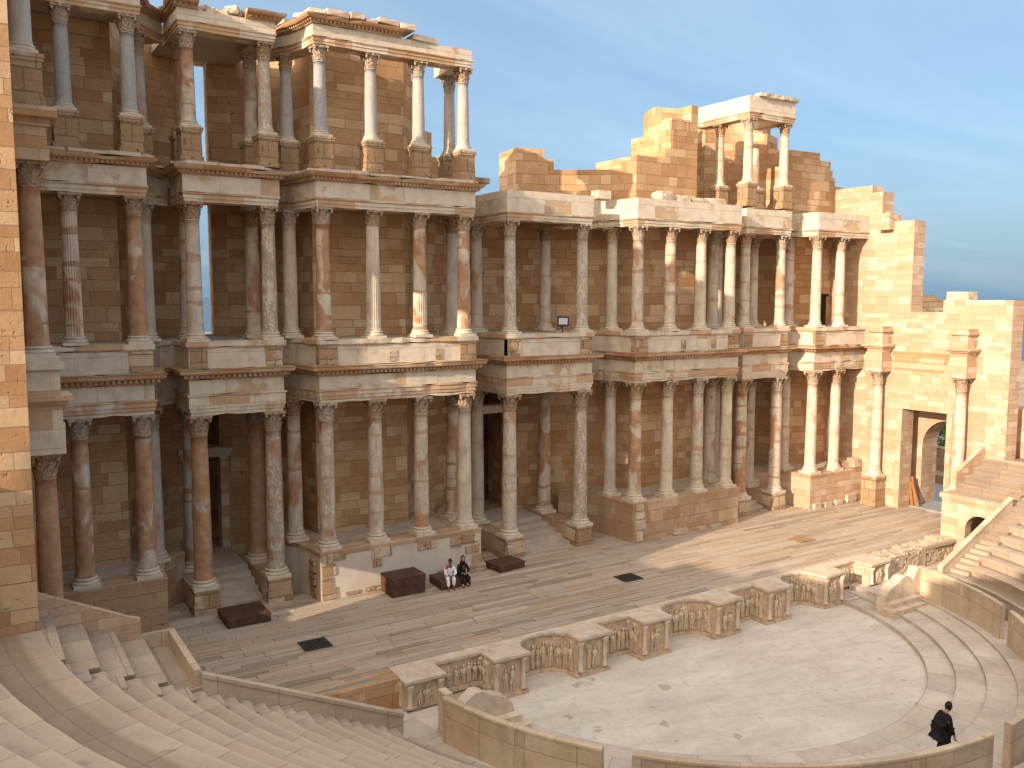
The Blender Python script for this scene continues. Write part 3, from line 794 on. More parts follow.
ent3(CL3, 'c', corn=[[(-12.1,3.0),(-11.85,2.7),(-11.42,1.9),(-11.2,.95),(-11.13,.09),(-7.6,.09)]])
mb = MB(); mb.box(-15.62, -12.34, .95, 6.3, 21.32, 21.6); mb.box(-21.2, -17.1, .3, YB-.01, 21.33, 21.6); mb.box(-11.05,-7.9,.2,.8,21.73,21.98); each(mb, 'ceiling_slab', M_floorstone, st)
RD3 = [(12.26,4.6),(12.26,.82),(15.7,.82),(15.7,3.2)]
ent3(RD3, 'r', 21.02, 22.12)
mb = MB()                                     # broken cornice left on the right porch
rr = random.Random(4); x = 12.9
while x < 15.6:
    w = rr.uniform(.3,.55); mb.rock(x+w/2, .9+rr.uniform(-.05,.08), 22.2+rr.uniform(0,.03), w*.55, .28, .09+rr.uniform(0,.03), rr.uniform(-.08,.08), .2, rnd=rr); x += w
each(mb, 'broken_cornice', M_rubble, st)
mb = MB(); rr = random.Random(8)              # rubble core above the left porch
for k in range(46):
    mb.rock(rr.uniform(-15.0,-13.3), 1.1+rr.uniform(-.15,.45), 21.76+abs(rr.gauss(0,.12)), rr.uniform(.12,.26), rr.uniform(.12,.26), rr.uniform(.07,.14), rr.uniform(0,3), .42, rnd=rr)
each(mb, 'core_stone', M_rubble, st)
mb = MB(); rr = random.Random(18)             # broken slabs on the inner left cornice
x = -11.3
while x < -7.4:
    w = rr.uniform(.5,1.1); mb.rock(x+w/2, .35+rr.uniform(-.05,.15), 22.11+rr.uniform(-.01,.1), w*.5, .6, .08+rr.uniform(0,.06), rr.uniform(-.05,.05), .2, rnd=rr); x += w
mb.rock(-6.6,.35,21.83,.55,.4,.11,.05,.2,rnd=rr)
for q in range(9):
    a = CL[q % 4]; mb.rock(a[0]+rr.uniform(-.2,.5), a[1]+rr.uniform(0,.3), 22.15, .35, .3, .1, rr.uniform(0,1), .25, rnd=rr)
each(mb, 'capping_slab', M_coping, st)

# podium walls
def podium(pts, mat, cop):
    q = shift(pts, .16)
    mb = MB(); sweep(mb, q, [(-1.1, FZ-.02), (0, FZ-.02), (0, HP-.2), (-1.1, HP-.2)]); o = st(mb.build('podium_wall', mat))
    mb = MB(); sweep(mb, q, [(-1.1, HP-.2), (.012, HP-.2), (.03, HP-.02), (.0, HP), (-1.1, HP)])
    st(mb.build('podium_coping', M_podium))
    return q
PODP = [podium(mir(RPo), M_podium, 0), podium(mir(CRo), M_plaster, 0), podium(CRo, M_podium, 0), podium(RPo, M_ashlar_new, 0)]
mb = MB()                                    # podium tops run back to the wall
for sx in (-1, 1):
    for x0, x1 in ((17.2, 21.28), (4.6, 10.9)):
        a, b = sorted((sx*x0, sx*x1)); mb.box(a, b, .9, 4.3, HP-.25, HP-.012)
each(mb, 'podium_top', M_floorstone, st)
# old blocks showing in the plastered podium
mb = MB(); rr = random.Random(2)
z = FZ
for h, w in ((.5,.62),(.42,.42),(.47,.58),(.4,.48)):
    mb.rock(-11.13+w*.5-.12, .02, z+h/2, w*.5, .13, h/2-.012, 0, .06, rnd=rr); z += h+.01
mb.rock(-11.34,.55,.4,.06,.3,.24,0,.1,rnd=rr); mb.rock(-11.38,.6,.9,.06,.32,.22,0,.1,rnd=rr); mb.rock(-11.38,.55,1.4,.06,.28,.23,0,.1,rnd=rr)
for x, z, w, h in ((-8.75,1.72,.45,.2),(-8.95,1.3,.2,.17),(-6.7,1.7,.48,.2),(-4.75,1.66,.42,.22),(-4.6,1.2,.36,.19),(-5.4,1.62,.28,.25),(-4.4,.75,.25,.2),(-4.35,.35,.42,.17),(-5.9,.42,.4,.12),(-9.1,.3,.42,.1),(-8.2,.32,.35,.14),(-10.0,.27,.3,.08),(-10.5,1.78,.25,.13)):
    mb.rock(x, -.03, z, w, .08, h, 0, .12, rnd=rr)
each(mb, 'exposed_block', M_rough, st)
mb = MB(); rr = random.Random(12)
z = FZ
for h, w in ((.55,.4),(.52,.6),(.4,.5),(.36,.42)):
    mb.rock(4.45+w*.3, -.02, z+h/2, w*.55, .12, h/2-.01, 0, .08, rnd=rr); z += h+.01
for x, z, w, h in ((7.2,.3,.5,.14),(8.6,.26,.25,.1),(9.6,.24,.4,.1),(17.4,.3,.3,.16),(18.3,.27,.3,.12),(19.2,.3,.28,.14),(20.3,.4,.42,.24)):
    mb.rock(x, -.1, z, w, .14, h, 0, .15, rnd=rr)
each(mb, 'exposed_block', M_rubble, st)
mb = MB(); mb.box(20.0,21.2,.3,1.2,HP,HP+.42); mb.rock(20.9,.2,HP+.3,.3,.3,.28); each(mb, 'loose_block', M_ashlar_new, st)
# flank walls of the three porches and the steps between them
def flank(x, y1, front):
    mb = MB(); mb.box(x-.42, x+.42, .98+.62, y1, FZ-.02, HD-.02); st(mb.build('flank_wall', M_podium))
    mb = MB()
    mb.box(x-.47, x+.47, .7, 1.64, FZ-.02, .6); mb.box(x-.44, x+.44, .73, 1.62, .606, HD)
    st(mb.build('pedestal', M_rough))
for x in (-QC[1], -QC[0], QC[0], QC[1]): flank(x, 4.1, 0)
for x in (-DC, DC): flank(x, 4.8, 0)
def steps(xc, w, y0, n, tread):
    mb = MB(); h = (HD-FZ-.06)/n
    for i in range(n):
        mb.box(xc-w, xc+w, y0+i*tread, 6.6 if abs(xc) > 1 else 6.2, FZ+(i*h if i else -.02), FZ+(i+1)*h-.004*(i == 0))
    st(mb.build('porch_steps', M_floorstone))
for xc in (-14, 14): steps(xc-.02, .93, 1.5, 5, .5)
steps(0, 1.53, 1.3, 5, .62)
# door frames in the apses
def door_frame(xc, y, w, ztop, zs):
    mb = MB()
    for s in (-1, 1):
        mb.box(xc+s*(w+.17)-.17, xc+s*(w+.17)+.17, y-.16, y+.5, zs, ztop)
    mb.box(xc-w-.42, xc+w+.42, y-.22, y+.5, ztop, ztop+.2); mb.box(xc-w-.5, xc+w+.5, y-.3, y+.5, ztop+.2, ztop+.42)
    st(mb.build('door_frame', M_trim))
door_frame(-14, 6.35, .6, 5.05, 1.0); door_frame(14, 6.35, .6, 5.2, 1.0); door_frame(0, 5.86, .75, 6.05, 1.0)
mb = MB(); mb.box(20.15, 20.75, 2.4, 2.595, 10.25, 11.9); mb.box(20.05,20.85,2.3,2.595,11.9,12.05); each(mb, 'painted_recess_panel', M_dark, st)  # near-black boxes standing in for the shade of a recess

# ------------------------------------------------------------------ side walls of the stage
def side_hall(sx, label):
    root = thing('side_hall', label, 'building', (sx*21.3, -3, 0))
    inv = Matrix.Translation((-sx*21.3, 3, 0))
    def P_(o): o.parent = root; o.matrix_parent_inverse = inv; return o
    X = 21.3
    # path runs along the inner face so that "outward" faces the stage
    if sx > 0:
        pth = Path([(X, 5.5), (X, -8.2)]); Yu = lambda y: 5.5-y
        tops = [(Yu(5.5), 17.6), (Yu(3.6), 18.1), (Yu(1.25), 18.1), (Yu(.0), 17.7), (Yu(-.7), 16.5), (Yu(-1.2), 16.0), (Yu(-2.7), 11.06), (Yu(-4.57), 11.72)]
        holes = [(Yu(-2.5), Yu(-5.1), FZ-.1, 5.75)]
        thick = 1.0
    else:
        pth = Path([(-X, -8.2), (-X, 4.2)]); Yu = lambda y: y+8.2
        tops = [(0, 23.3), (Yu(-3.4), 20.8), (Yu(-2.6), 23.2), (Yu(-1.5), 24.3)]
        holes = [(Yu(-5.1), Yu(-2.55), FZ-.1, 5.75), (Yu(-4.5), Yu(-2.9), 13.1, 17.6)]  # upper opening and unseen wall top shaped to place the sun patches
        thick = 1.5
    us = [a for a, _ in tops]+[h for q in holes for h in q[:2]]
    zs = [FZ-.1]+[b for _, b in tops]+[h for q in holes for h in q[2:]]
    tf = stepped(tops)
    mb = MB(); gridwall(mb, pth, us, zs, lambda u, z: z < tf(u) and not any(h[0] < u < h[1] and h[2] < z < h[3] for h in holes), thick)
    P_(mb.build('wall', M_ashlar_new if sx > 0 else M_ashlar, recalc=False))
    if sx > 0:                                # chamfered shoulder of the tower stump, corbel and coping stones
        mb = MB(); mb.box(21.32, 22.25, -1.2, 3.2, 15.95, 16.0); P_(mb.build('wall_coping', M_ashlar_new))
        mb = MB(); mb.box(20.85, 21.3, -1.5, -.75, 15.55, 16.05); mb.box(21.0, 21.3, -1.35, -.85, 16.05, 16.35); P_(mb.build('corbel', M_ashlar_new))
        mb = MB(); mb.rock(21.8, -5.25, 11.94, .42, .62, .22, 0, .08); P_(mb.build('coping_block', M_rubble))
    else:
        mb = MB()
        mb.box(-24.6, -22.8, -8.2, -7.0, FZ-.1, 19.5); P_(mb.build('wall', M_ashlar))
    # columns standing before the wall, each with its own piece of entablature
    for y in (-6.05, -1.2):
        c = column('side', sx*20.86, y, FZ, 'smooth', (.95,0,.3) if sx < 0 else (.25,0,.25), P_)
        lv = [(7.75, 8.55, .50), (8.55, 9.05, .46), (9.05, 9.15, .58), (9.15, 9.27, .7), (9.27, 9.95, .44), (9.95, 10.1, .55), (10.1, 10.25, .47)]
        mb = MB()
        for z0, z1, w in lv: 
            a, b = sorted((sx*(20.86-w+.02), sx*21.3)); mb.box(a, b, y-w, y+w, z0, z1)
        P_(mb.build('entablature_block', M_trim if sx < 0 else M_ashlar_new))
        if sx < 0:
            column('sideup', -20.9, y, 10.25, 'smooth', (.85,0,.15), P_)
            mb = MB()
            for z0, z1, w in ((15.2,15.55,.46),(15.55,16.05,.42),(16.05,16.25,.5),(16.25,16.5,.66)):
                mb.box(-21.3, -20.9+w, y-w, y+w, z0, z1)
            P_(mb.build('entablature_block', M_trim_orange))
            column('sidetop', -20.93, y, 16.5, 'smooth', (.02,.6,0), P_)
    # string courses between the columns
    if sx > 0:
        mb = MB()
        for y0, y1 in ((-5.5, -1.75),):
            for z0, z1, w in ((8.35,8.47,.07),(8.47,8.8,.03),(8.8,8.9,.08),(7.9,7.98,.05)):
                mb.box(21.3-w, 21.3, y0, y1, z0, z1)
        for z0, z1, w in ((9.0,9.06,.03),): mb.box(21.3-w, 21.3, -8.19, -6.6, z0, z1)
        P_(mb.build('string_course', M_trim_orange))
    # door jambs
    mb = MB()
    for y0, y1 in ((-2.5,-2.2),(-5.4,-5.1)):
        a, b = sorted((sx*21.3, sx*21.24)); mb.box(a, b, y0, y1, FZ, 5.75)
    each(mb, 'door_jamb', M_ashlar_new, P_)
    # outer wall beyond the doorway: arched at right, unseen left opening shaped for the sunbeam
    xo0, xo1 = (23.1, 24.5) if sx > 0 else (24.4, 25.4)
    mb = MB(); ac, ar, spr, tp, zl = (-4.1, 1.5, 3.6, 6.2, FZ-.1) if sx > 0 else (-3.5, 1.15, 6.1, 8.2, 4.2)
    if sx > 0:
        prof = [(-9, FZ-.1), (-9, tp), (3, tp), (3, FZ-.1), (ac+ar, zl)]+[(ac+ar*math.cos(a), spr+ar*math.sin(a)) for a in [PI*i/14 for i in range(15)]]+[(ac-ar, zl)]
        mb.extrude_x(prof, sx*xo0, sx*xo1)
    else:
        pw = Path([(-xo0, -9), (-xo0, 3)])
        gridwall(mb, pw, [0, 9+ac-ar, 9+ac+ar, 12], [FZ-.1, zl, spr+ar, tp], lambda u, z: not (9+ac-ar < u < 9+ac+ar and zl < z < spr+ar), xo1-xo0)
    P_(mb.build('hall_outer_wall', M_ashlar_new))
    return root
side_hall(-1, 'tall shadowed side hall at the left edge with columns stacked against it')
side_hall(1, 'sunlit side hall wall on the right with a square doorway between two columns')
mb = MB()
for dy, dx, h in ((0,0,1.9),(-.18,.12,1.7),(-.33,.05,1.4)):
    mb.mesh([(22.35+dx,-2.55+dy,FZ),(22.45+dx,-2.55+dy,FZ),(22.45+dx,-2.72+dy,FZ),(22.35+dx,-2.72+dy,FZ),(22.2+dx,-2.35+dy*.6,FZ+h),(22.3+dx,-2.35+dy*.6,FZ+h),(22.3+dx,-2.5+dy*.6,FZ+h),(22.2+dx,-2.5+dy*.6,FZ+h)], [(0,1,5,4),(1,2,6,5),(2,3,7,6),(3,0,4,7),(4,5,6,7),(0,1,2,3)])
tag(mb.build('leaning_planks', M_orangewood), 'orange planks leaning inside the square doorway on the right', 'planks')

# ------------------------------------------------------------------ stage floor
rr = random.Random(21); mb = MB()
mb.box(-21.25, 24.3, -7.08, 2.7, FZ-.14, FZ-.06)
mb.box(-21.25, -11.9, -7.93, -7.081, FZ-.14, FZ-.06); mb.box(11.95, 21.3, -7.93, -7.081, FZ-.14, FZ-.06)
y = -7.93
while y < 2.5:
    w = rr.uniform(.2, .31); x = -21.25-rr.uniform(0, 2.5)
    while x < 24.2:
        l = rr.uniform(1.4, 3.6); a, b = max(x, -21.25), min(x+l, 24.25)
        if y < -7.1 and b > -11.85 and a < 11.9:
            if a < -11.85: b = -11.85
            elif b > 11.9: a = 11.9
            else: b = a
        if b-a > .1 and a < 21.3:
            z = FZ+rr.uniform(-.02, .006); t = rr.uniform(-.008,.008)
            mb.mesh([(a+.012,y+.01,z+t),(b-.012,y+.01,z+t),(b-.012,y+w-.014,z-t),(a+.012,y+w-.014,z-t),(a+.012,y+.008,FZ-.07),(b-.012,y+.008,FZ-.07),(b-.012,y+w-.012,FZ-.07),(a+.012,y+w-.012,FZ-.07)], [(0,1,2,3),(4,5,1,0),(5,6,2,1),(6,7,3,2),(7,4,0,3)])
        x += l
    y += w
struct(mb.build('stage_floor', M_planks))

# ------------------------------------------------------------------ carved stage front
sf = thing('carved_stage_wall', 'low carved marble stage front with curved and square niches', 'wall', (.25, -8.3, -1.25))
sfi = Matrix.Translation((-.25, 8.3, 1.25))
def S_(o): o.parent = sf; o.matrix_parent_inverse = sfi; return o
X0 = .25; YFr = -8.3; ZB = -1.27
piers = [(X0+s*c-.64, X0+s*c+.64) for c in (1.84, 4.72, 8.12, 11.2) for s in (-1, 1)]; piers.sort()
gaps = [(piers[i][1], piers[i+1][0]) for i in range(7)]
kinds = ['rect', 'curve', 'rect', 'curve', 'rect', 'curve', 'rect']
line = [(-18.0, -7.9), (piers[0][0]-.002, -7.9)]
mb = MB(); sweep(mb, [(-18.0,-7.95), (piers[0][0], -7.95)], [(-.8, -.85), (0, -.85), (0, FZ+.0), (-.8, FZ+.0)]); S_(mb.build('plain_front', M_ashlar))
rr = random.Random(31)
def relief(mb, P, zb, zt, rr, step=.26):
    u = P.s[0]+.22
    while u < P.s[-1]-.2:
        q = P.at(u, .0); h = (zt-zb)*rr.uniform(.78,.98); w = rr.uniform(.06,.1)
        for k2 in (-1, 1):                      # two legs
            e = P.at(u+k2*w*.5, .03); mb.lathe([(w*.42, zb), (w*.5, zb+h*.2), (w*.6, zb+h*.48)], 6, e.x, e.y, cap=False)
        q = P.at(u, .04)
        mb.lathe([(w*.5, zb+h*.42), (w*1.05, zb+h*.48), (w*.8, zb+h*.58), (w*1.15, zb+h*.74), (w*.35, zb+h*.8), (w*.3, zb+h*.82), (w*.55, zb+h*.87), (w*.55, zb+h*.94), (.005, zb+h)], 8, q.x, q.y, cap=False)
        for k2 in (-1, 1):                      # arms, some raised
            if rr.random() < .8:
                up = rr.random() < .35; e = P.at(u+k2*w*1.35, .05)
                mb.lathe([(w*.3, zb+h*(.74 if up else .45)), (w*.36, zb+h*(.85 if up else .6)), (w*.25, zb+h*(.98 if up else .76))], 6, e.x, e.y)
        u += step*rr.uniform(.8,1.3)
for i, (a, b) in enumerate(piers):
    mb = MB(); zb = ZB if 0 < i < 7 else -.95
    mb.box(a, b, YFr+.04, YFr+1.15, zb, FZ-.1); mb.box(a-.09, b+.09, YFr-.06, YFr+1.1, zb, zb+.14); mb.box(a-.04, b+.04, YFr-.01, YFr+1.1, zb+.14, zb+.22)
    o = S_(mb.build('pier', M_relief))
    mb = MB()
    for x in (a+.12, b-.12):
        mb.lathe([(.115, zb+.22), (.12, zb+.27), (.085, zb+.32), (.08, FZ-.34), (.11, FZ-.26), (.14, FZ-.12)], 10, x, YFr+.0)
    for y in (YFr+.35, YFr+.8): mb.lathe([(.1, zb+.22), (.08, zb+.3), (.075, FZ-.34), (.11, FZ-.26), (.13, FZ-.12)], 8, a-.01, y)
    S_(mb.build('colonnette', M_coping))
    mb = MB(); relief(mb, Path([(a+.25, YFr+.03), (b-.25, YFr+.03)]), zb+.24, FZ-.22, rr, .24)
    relief(mb, Path([(a+.01, YFr+.75), (a+.01, YFr+.3)]), zb+.24, FZ-.22, rr, .24)
    S_(mb.build('relief', M_figure))
for (a, b), kd in zip(gaps, kinds):
    w = b-a; zb = ZB if abs((a+b)/2) < 9 else -.95
    if kd == 'curve':
        c = (a+b)/2; r = w/2
        # flattened half circle going back under the stage
        r -= .012; pts = [(c-r*math.cos(t), YFr+.35+.78*math.sin(t)) for t in [PI*k/20 for k in range(21)]]
        pts = [(a+.012, YFr+.05)]+pts+[(b-.012, YFr+.05)]
    else:
        pts = [(a+.012, YFr+.05), (a+.012, YFr+.82), (b-.012, YFr+.82), (b-.012, YFr+.05)]
    mb = MB(); sweep(mb, pts, [(-.2, zb), (0, zb), (0, FZ-.1), (-.2, FZ-.1)]); sweep(mb, pts, [(-.05, zb), (.1, zb), (.08, zb+.16), (-.05, zb+.16)])
    S_(mb.build('niche', M_relief))
    mb = MB(); P = Path(pts); P2 = Path([(q.x+n.x*.01, q.y+n.y*.01) for q, n in zip(P.p, P.n)]); relief(mb, P2, zb+.2, FZ-.2, rr, .25)
    S_(mb.build('relief', M_figure))
# worn coping over the whole front: follows the niches
mb = MB(); edge = [(-11.9, YFr-.02)]
cp = []
for i, (a, b) in enumerate(piers):
    cp += [(a-.06, YFr-.1), (b+.06, YFr-.1)]
    if i < 7:
        ga, gb = gaps[i]
        if kinds[i] == 'curve':
            c = (ga+gb)/2; r = (gb-ga)/2-.06
            cp += [(c-r*math.cos(t), YFr+.33+.72*math.sin(t)) for t in [PI*k/18 for k in range(1, 18)]]
        else: cp += [(ga+.06, YFr+.75), (gb-.06, YFr+.75)]
cpj = []
for q in cp: cpj.append((q[0]+rr.uniform(-.03,.03), q[1]+rr.uniform(-.03,.03)))
mb.prism(cpj+[(piers[-1][1]+.05, YFr+1.24), (piers[0][0]-.05, YFr+1.24)], FZ-.075, FZ+.02)
S_(mb.build('coping', M_coping))
# broken rubble end of the stage front on the right
rr = random.Random(14); mb = MB()
for k in range(12):
    xa, xb = 12.05+k*.49, 12.05+(k+1)*.49-.004; f = k/12
    mb.box(xa, xb, -8.12+.45*f+rr.uniform(-.05,.05), -7.06, -.92, FZ-.03+rr.uniform(-.1,.02))
for k in range(420):
    x = rr.uniform(12.0, 17.85); yb = -8.12+.45*(x-12)/5.9
    if rr.random() < .6: mb.rock(x, yb+rr.uniform(-.02,.03), rr.uniform(-.85,.05), rr.uniform(.06,.15), .07, rr.uniform(.05,.11), 0, .35, rnd=rr)
    else: mb.rock(x, yb+rr.uniform(.05,.8), FZ-.03+rr.uniform(-.06,.03), rr.uniform(.08,.2), rr.uniform(.08,.18), rr.uniform(.04,.08), rr.uniform(0,3), .35, rnd=rr)
tag(mb.build('rubble_wall', M_rubble), 'broken rubble end of the stage edge beside the right seats', 'wall')

# ------------------------------------------------------------------ orchestra and passages
CY = -7.3
def ring_prof(mb, r0, r1, z, zl, a0, a1, n, mi=0, cy=CY):
    """flat ring with a riser at r0"""
    for i in range(n):
        t0, t1 = a0+(a1-a0)*i/n, a0+(a1-a0)*(i+1)/n
        q = lambda r, t, zz: (r*math.cos(t), cy-r*math.sin(t), zz)
        rm = (r0+r1)/2
        mb.face([q(r0,t0,z), q(r0,t1,z), q(r1,t1,z), q(r1,t0,z)], [(t0*rm,0),(t1*rm,0),(t1*rm,r1-r0),(t0*rm,r1-r0)], mi)
        mb.face([q(r0,t0,zl), q(r0,t1,zl), q(r0,t1,z), q(r0,t0,z)], [(t0*rm,-.3),(t1*rm,-.3),(t1*rm,0),(t0*rm,0)], mi)
mb = MB(); mb.face([(9.4*math.cos(t), CY-9.4*math.sin(t), -1.25) for t in [PI*i/80-.0 for i in range(81)]])
mb.box(-9.4, 9.4, -8.4, -6.9, -1.3, -1.252)
struct(mb.build('orchestra_floor', M_orch, recalc=False))
mb = MB(); rp = math.radians
ring_prof(mb, 9.0, 9.88, -1.1, -1.4, rp(4), rp(176), 90); ring_prof(mb, 9.86, 10.78, -.98, -1.4, rp(4), rp(176), 90)
ring_prof(mb, 10.76, 11.66, -.88, -1.4, rp(5), rp(175), 90); ring_prof(mb, 11.64, 14.2, -.8, -1.4, rp(2), rp(178), 90)
for s in (-1, 1):
    a, b = sorted((s*10.2, s*21)); mb.box(a, b, -10.6, -7.7, -1.2, -.81)
    a, b = sorted((s*8.95, s*10.3)); mb.box(a, b, -8.6, -7.3, -1.4, -1.03)
struct(mb.build('orchestra_steps', M_ring, recalc=False))
# curved balustrade, four lengths
BC, BR = -8.25, 11.62
def bang(x, y): return math.atan2(-(y-BC), x)
def balustrade(a0, a1, label):
    n = max(4, int(abs(a1-a0)*BR/.5)); root = thing('balustrade', label, 'wall', (BR*math.cos((a0+a1)/2), BC-BR*math.sin((a0+a1)/2), -.85), 0, 'slab wall around the orchestra')
    iv = Matrix.Translation(-Vector(root.location))
    pts = [(BR*math.cos(a0+(a1-a0)*i/n), BC-BR*math.sin(a0+(a1-a0)*i/n)) for i in range(n+1)]
    mb = MB(); sweep(mb, pts, [(-.1, -.87), (.1, -.87), (.085, .45), (-.085, .45)])
    o = mb.build('slab', M_balu, root); o.matrix_parent_inverse = iv
    mb = MB(); sweep(mb, pts, [(-.11, .45), (.11, .45), (.1, .51), (.04, .53), (-.04, .53), (-.1, .51)])
    o = mb.build('coping', M_balu, root); o.matrix_parent_inverse = iv
    P = Path(pts); u = .12
    while u < P.s[-1]:
        mb = MB()
        for off in (.13,):
            ua, ub = max(0, u-.1), min(P.s[-1], u+.1)
            vs_ = [P.at(ua, -.105), P.at(ub, -.105), P.at(ub, .105), P.at(ua, .105)]
            mb.mesh([(q.x,q.y,z) for z in (-.86,.449) for q in vs_], [(0,1,5,4),(1,2,6,5),(2,3,7,6),(3,0,4,7),(4,5,6,7)])
        o = mb.build('post', M_balu, root); o.matrix_parent_inverse = iv
        u += (P.s[-1]-.24)/max(1, round(P.s[-1]/2.2))
balustrade(bang(-11.3,-10.45), bang(-9.37,-15.12), 'orchestra slab wall length at left, nearest the lower left seats')
balustrade(bang(-8.97,-15.77), bang(-.27,-19.89), 'orchestra slab wall length along the bottom, in front of the walking person')
balustrade(bang(.57,-19.77), bang(9.18,-15.14), 'orchestra slab wall length sweeping out of frame at the lower right corner')
balustrade(bang(9.5,-14.62), bang(11.3,-10.2), 'partly sunlit orchestra slab wall length by the right seats')
def end_piece(s, label):
    pf = [(11.35,-.9),(11.35,.5),(11.1,.5),(10.95,.25),(10.75,.02),(10.55,.16),(10.35,.3),(10.1,.28),(9.85,.12),(9.55,.02),(9.25,-.12),(9.05,-.35),(8.95,-.75),(8.95,-1.1)]
    mb = MB(); mb.extrude_y([(s*x, z) for x, z in pf], -10.35, -9.92)
    root = tag(mb.build('carved_end_stone', M_coping), label, 'carving')
    return root
end_piece(-1, 'carved wavy end stone at the left end of the orchestra wall'); end_piece(1, 'carved wavy end stone at the right end of the orchestra wall')
for s, lb in ((-1, 'small two-step stone block in front of the left carved end stone'), (1, 'small two-step stone block in front of the right carved end stone')):
    mb = MB(); a, b = sorted((s*8.75, s*10.9)); mb.box(a, b, -10.95, -10.36, -1.1, -.78); a, b = sorted((s*8.95, s*10.9)); mb.box(a, b, -10.66, -10.36, -.78, -.58)
    tag(mb.build('step_block', M_coping), lb, 'steps')

# ------------------------------------------------------------------ seating
seat = thing('seating_bank', 'curved stone seating rows rising around the orchestra', 'seating', (0, CY, 0))
si = Matrix.Translation((0, -CY, 0))
def C_(o): o.parent = seat; o.matrix_parent_inverse = si; return o
YS = -11.15
rr = random.Random(6)
def row(r0, r1, z, zl, y_lim, name='seat_row', n=110, left_only=False):
    a0 = math.asin(min(1, (-(y_lim-CY))/r0)); a1 = PI-a0
    if left_only: a0 = rp(95)
    prof = [(0,zl),(0,z-.1),(.035,z-.085),(.035,z-.012),(.02,z),(-(r1-r0)-.04,z),(-(r1-r0)-.04,zl)]
    pts = [(-r0*math.cos(a0+(a1-a0)*i/n)*-1, CY-r0*math.sin(a0+(a1-a0)*i/n)) for i in range(n+1)]
    pts = pts[::-1]                            # left to right with the riser facing the orchestra
    rw = random.Random(int(r0*100))
    rows = []
    mb = MB()
    # riser faces the centre: reverse so that outward = towards the orchestra
    Pp = Path(pts)
    sgn = 1 if (Pp.n[len(pts)//2].y > 0) else -1
    jz = [rw.uniform(-.012,.012) for _ in range(n+1)]; jr = [rw.uniform(-.012,.012) for _ in range(n+1)]
    for i in range(n+1):
        d = Vector((pts[i][0], pts[i][1]-CY)).normalized()
        rows.append([(pts[i][0]-d.x*(o+jr[i]*(k in (1,2,3,4))), pts[i][1]-d.y*(o+jr[i]*(k in (1,2,3,4))), zz+(jz[i] if 0 < k < 5 else 0)) for k, (o, zz) in enumerate(prof)])
    for i in range(n):
        u0, u1 = Pp.s[i], Pp.s[i+1]; acc = rw.uniform(0, .01)
        for k in range(len(prof)-2):
            l = math.hypot(prof[k+1][0]-prof[k][0], prof[k+1][1]-prof[k][1])
            mb.face([rows[i][k], rows[i+1][k], rows[i+1][k+1], rows[i][k+1]], [(u0,acc),(u1,acc),(u1,acc+l),(u0,acc+l)]); acc += l
    mb.face(rows[0]); mb.face(list(reversed(rows[-1])))
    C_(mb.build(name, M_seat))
NR = 11
for k in range(NR):
    r0 = 13.4+.72*k; z = .34*k+.02
    row(r0, r0+.72, z, z-.5 if k else -.85, YS)
row(13.4+.72*NR, 22.82, 3.74, 3.2, -8.22, 'walkway')
for j in range(12):
    r0 = 22.8+.72*j; row(r0, r0+.72, 4.14+.36*j, 3.6+.36*j, -8.22)
# stair strip along the end walls
def stair(s):
    mb = MB(); x = 12.95; z = .0; prev = -.85
    while x < 21.2:
        a, b = sorted((s*x, s*21.32)); 
        mb.box(a, b, YS-.12, -10.46, z-.35, z+rr.uniform(-.01,.01)); x += .36; z += .1635
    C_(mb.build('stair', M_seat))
stair(-1); stair(1)
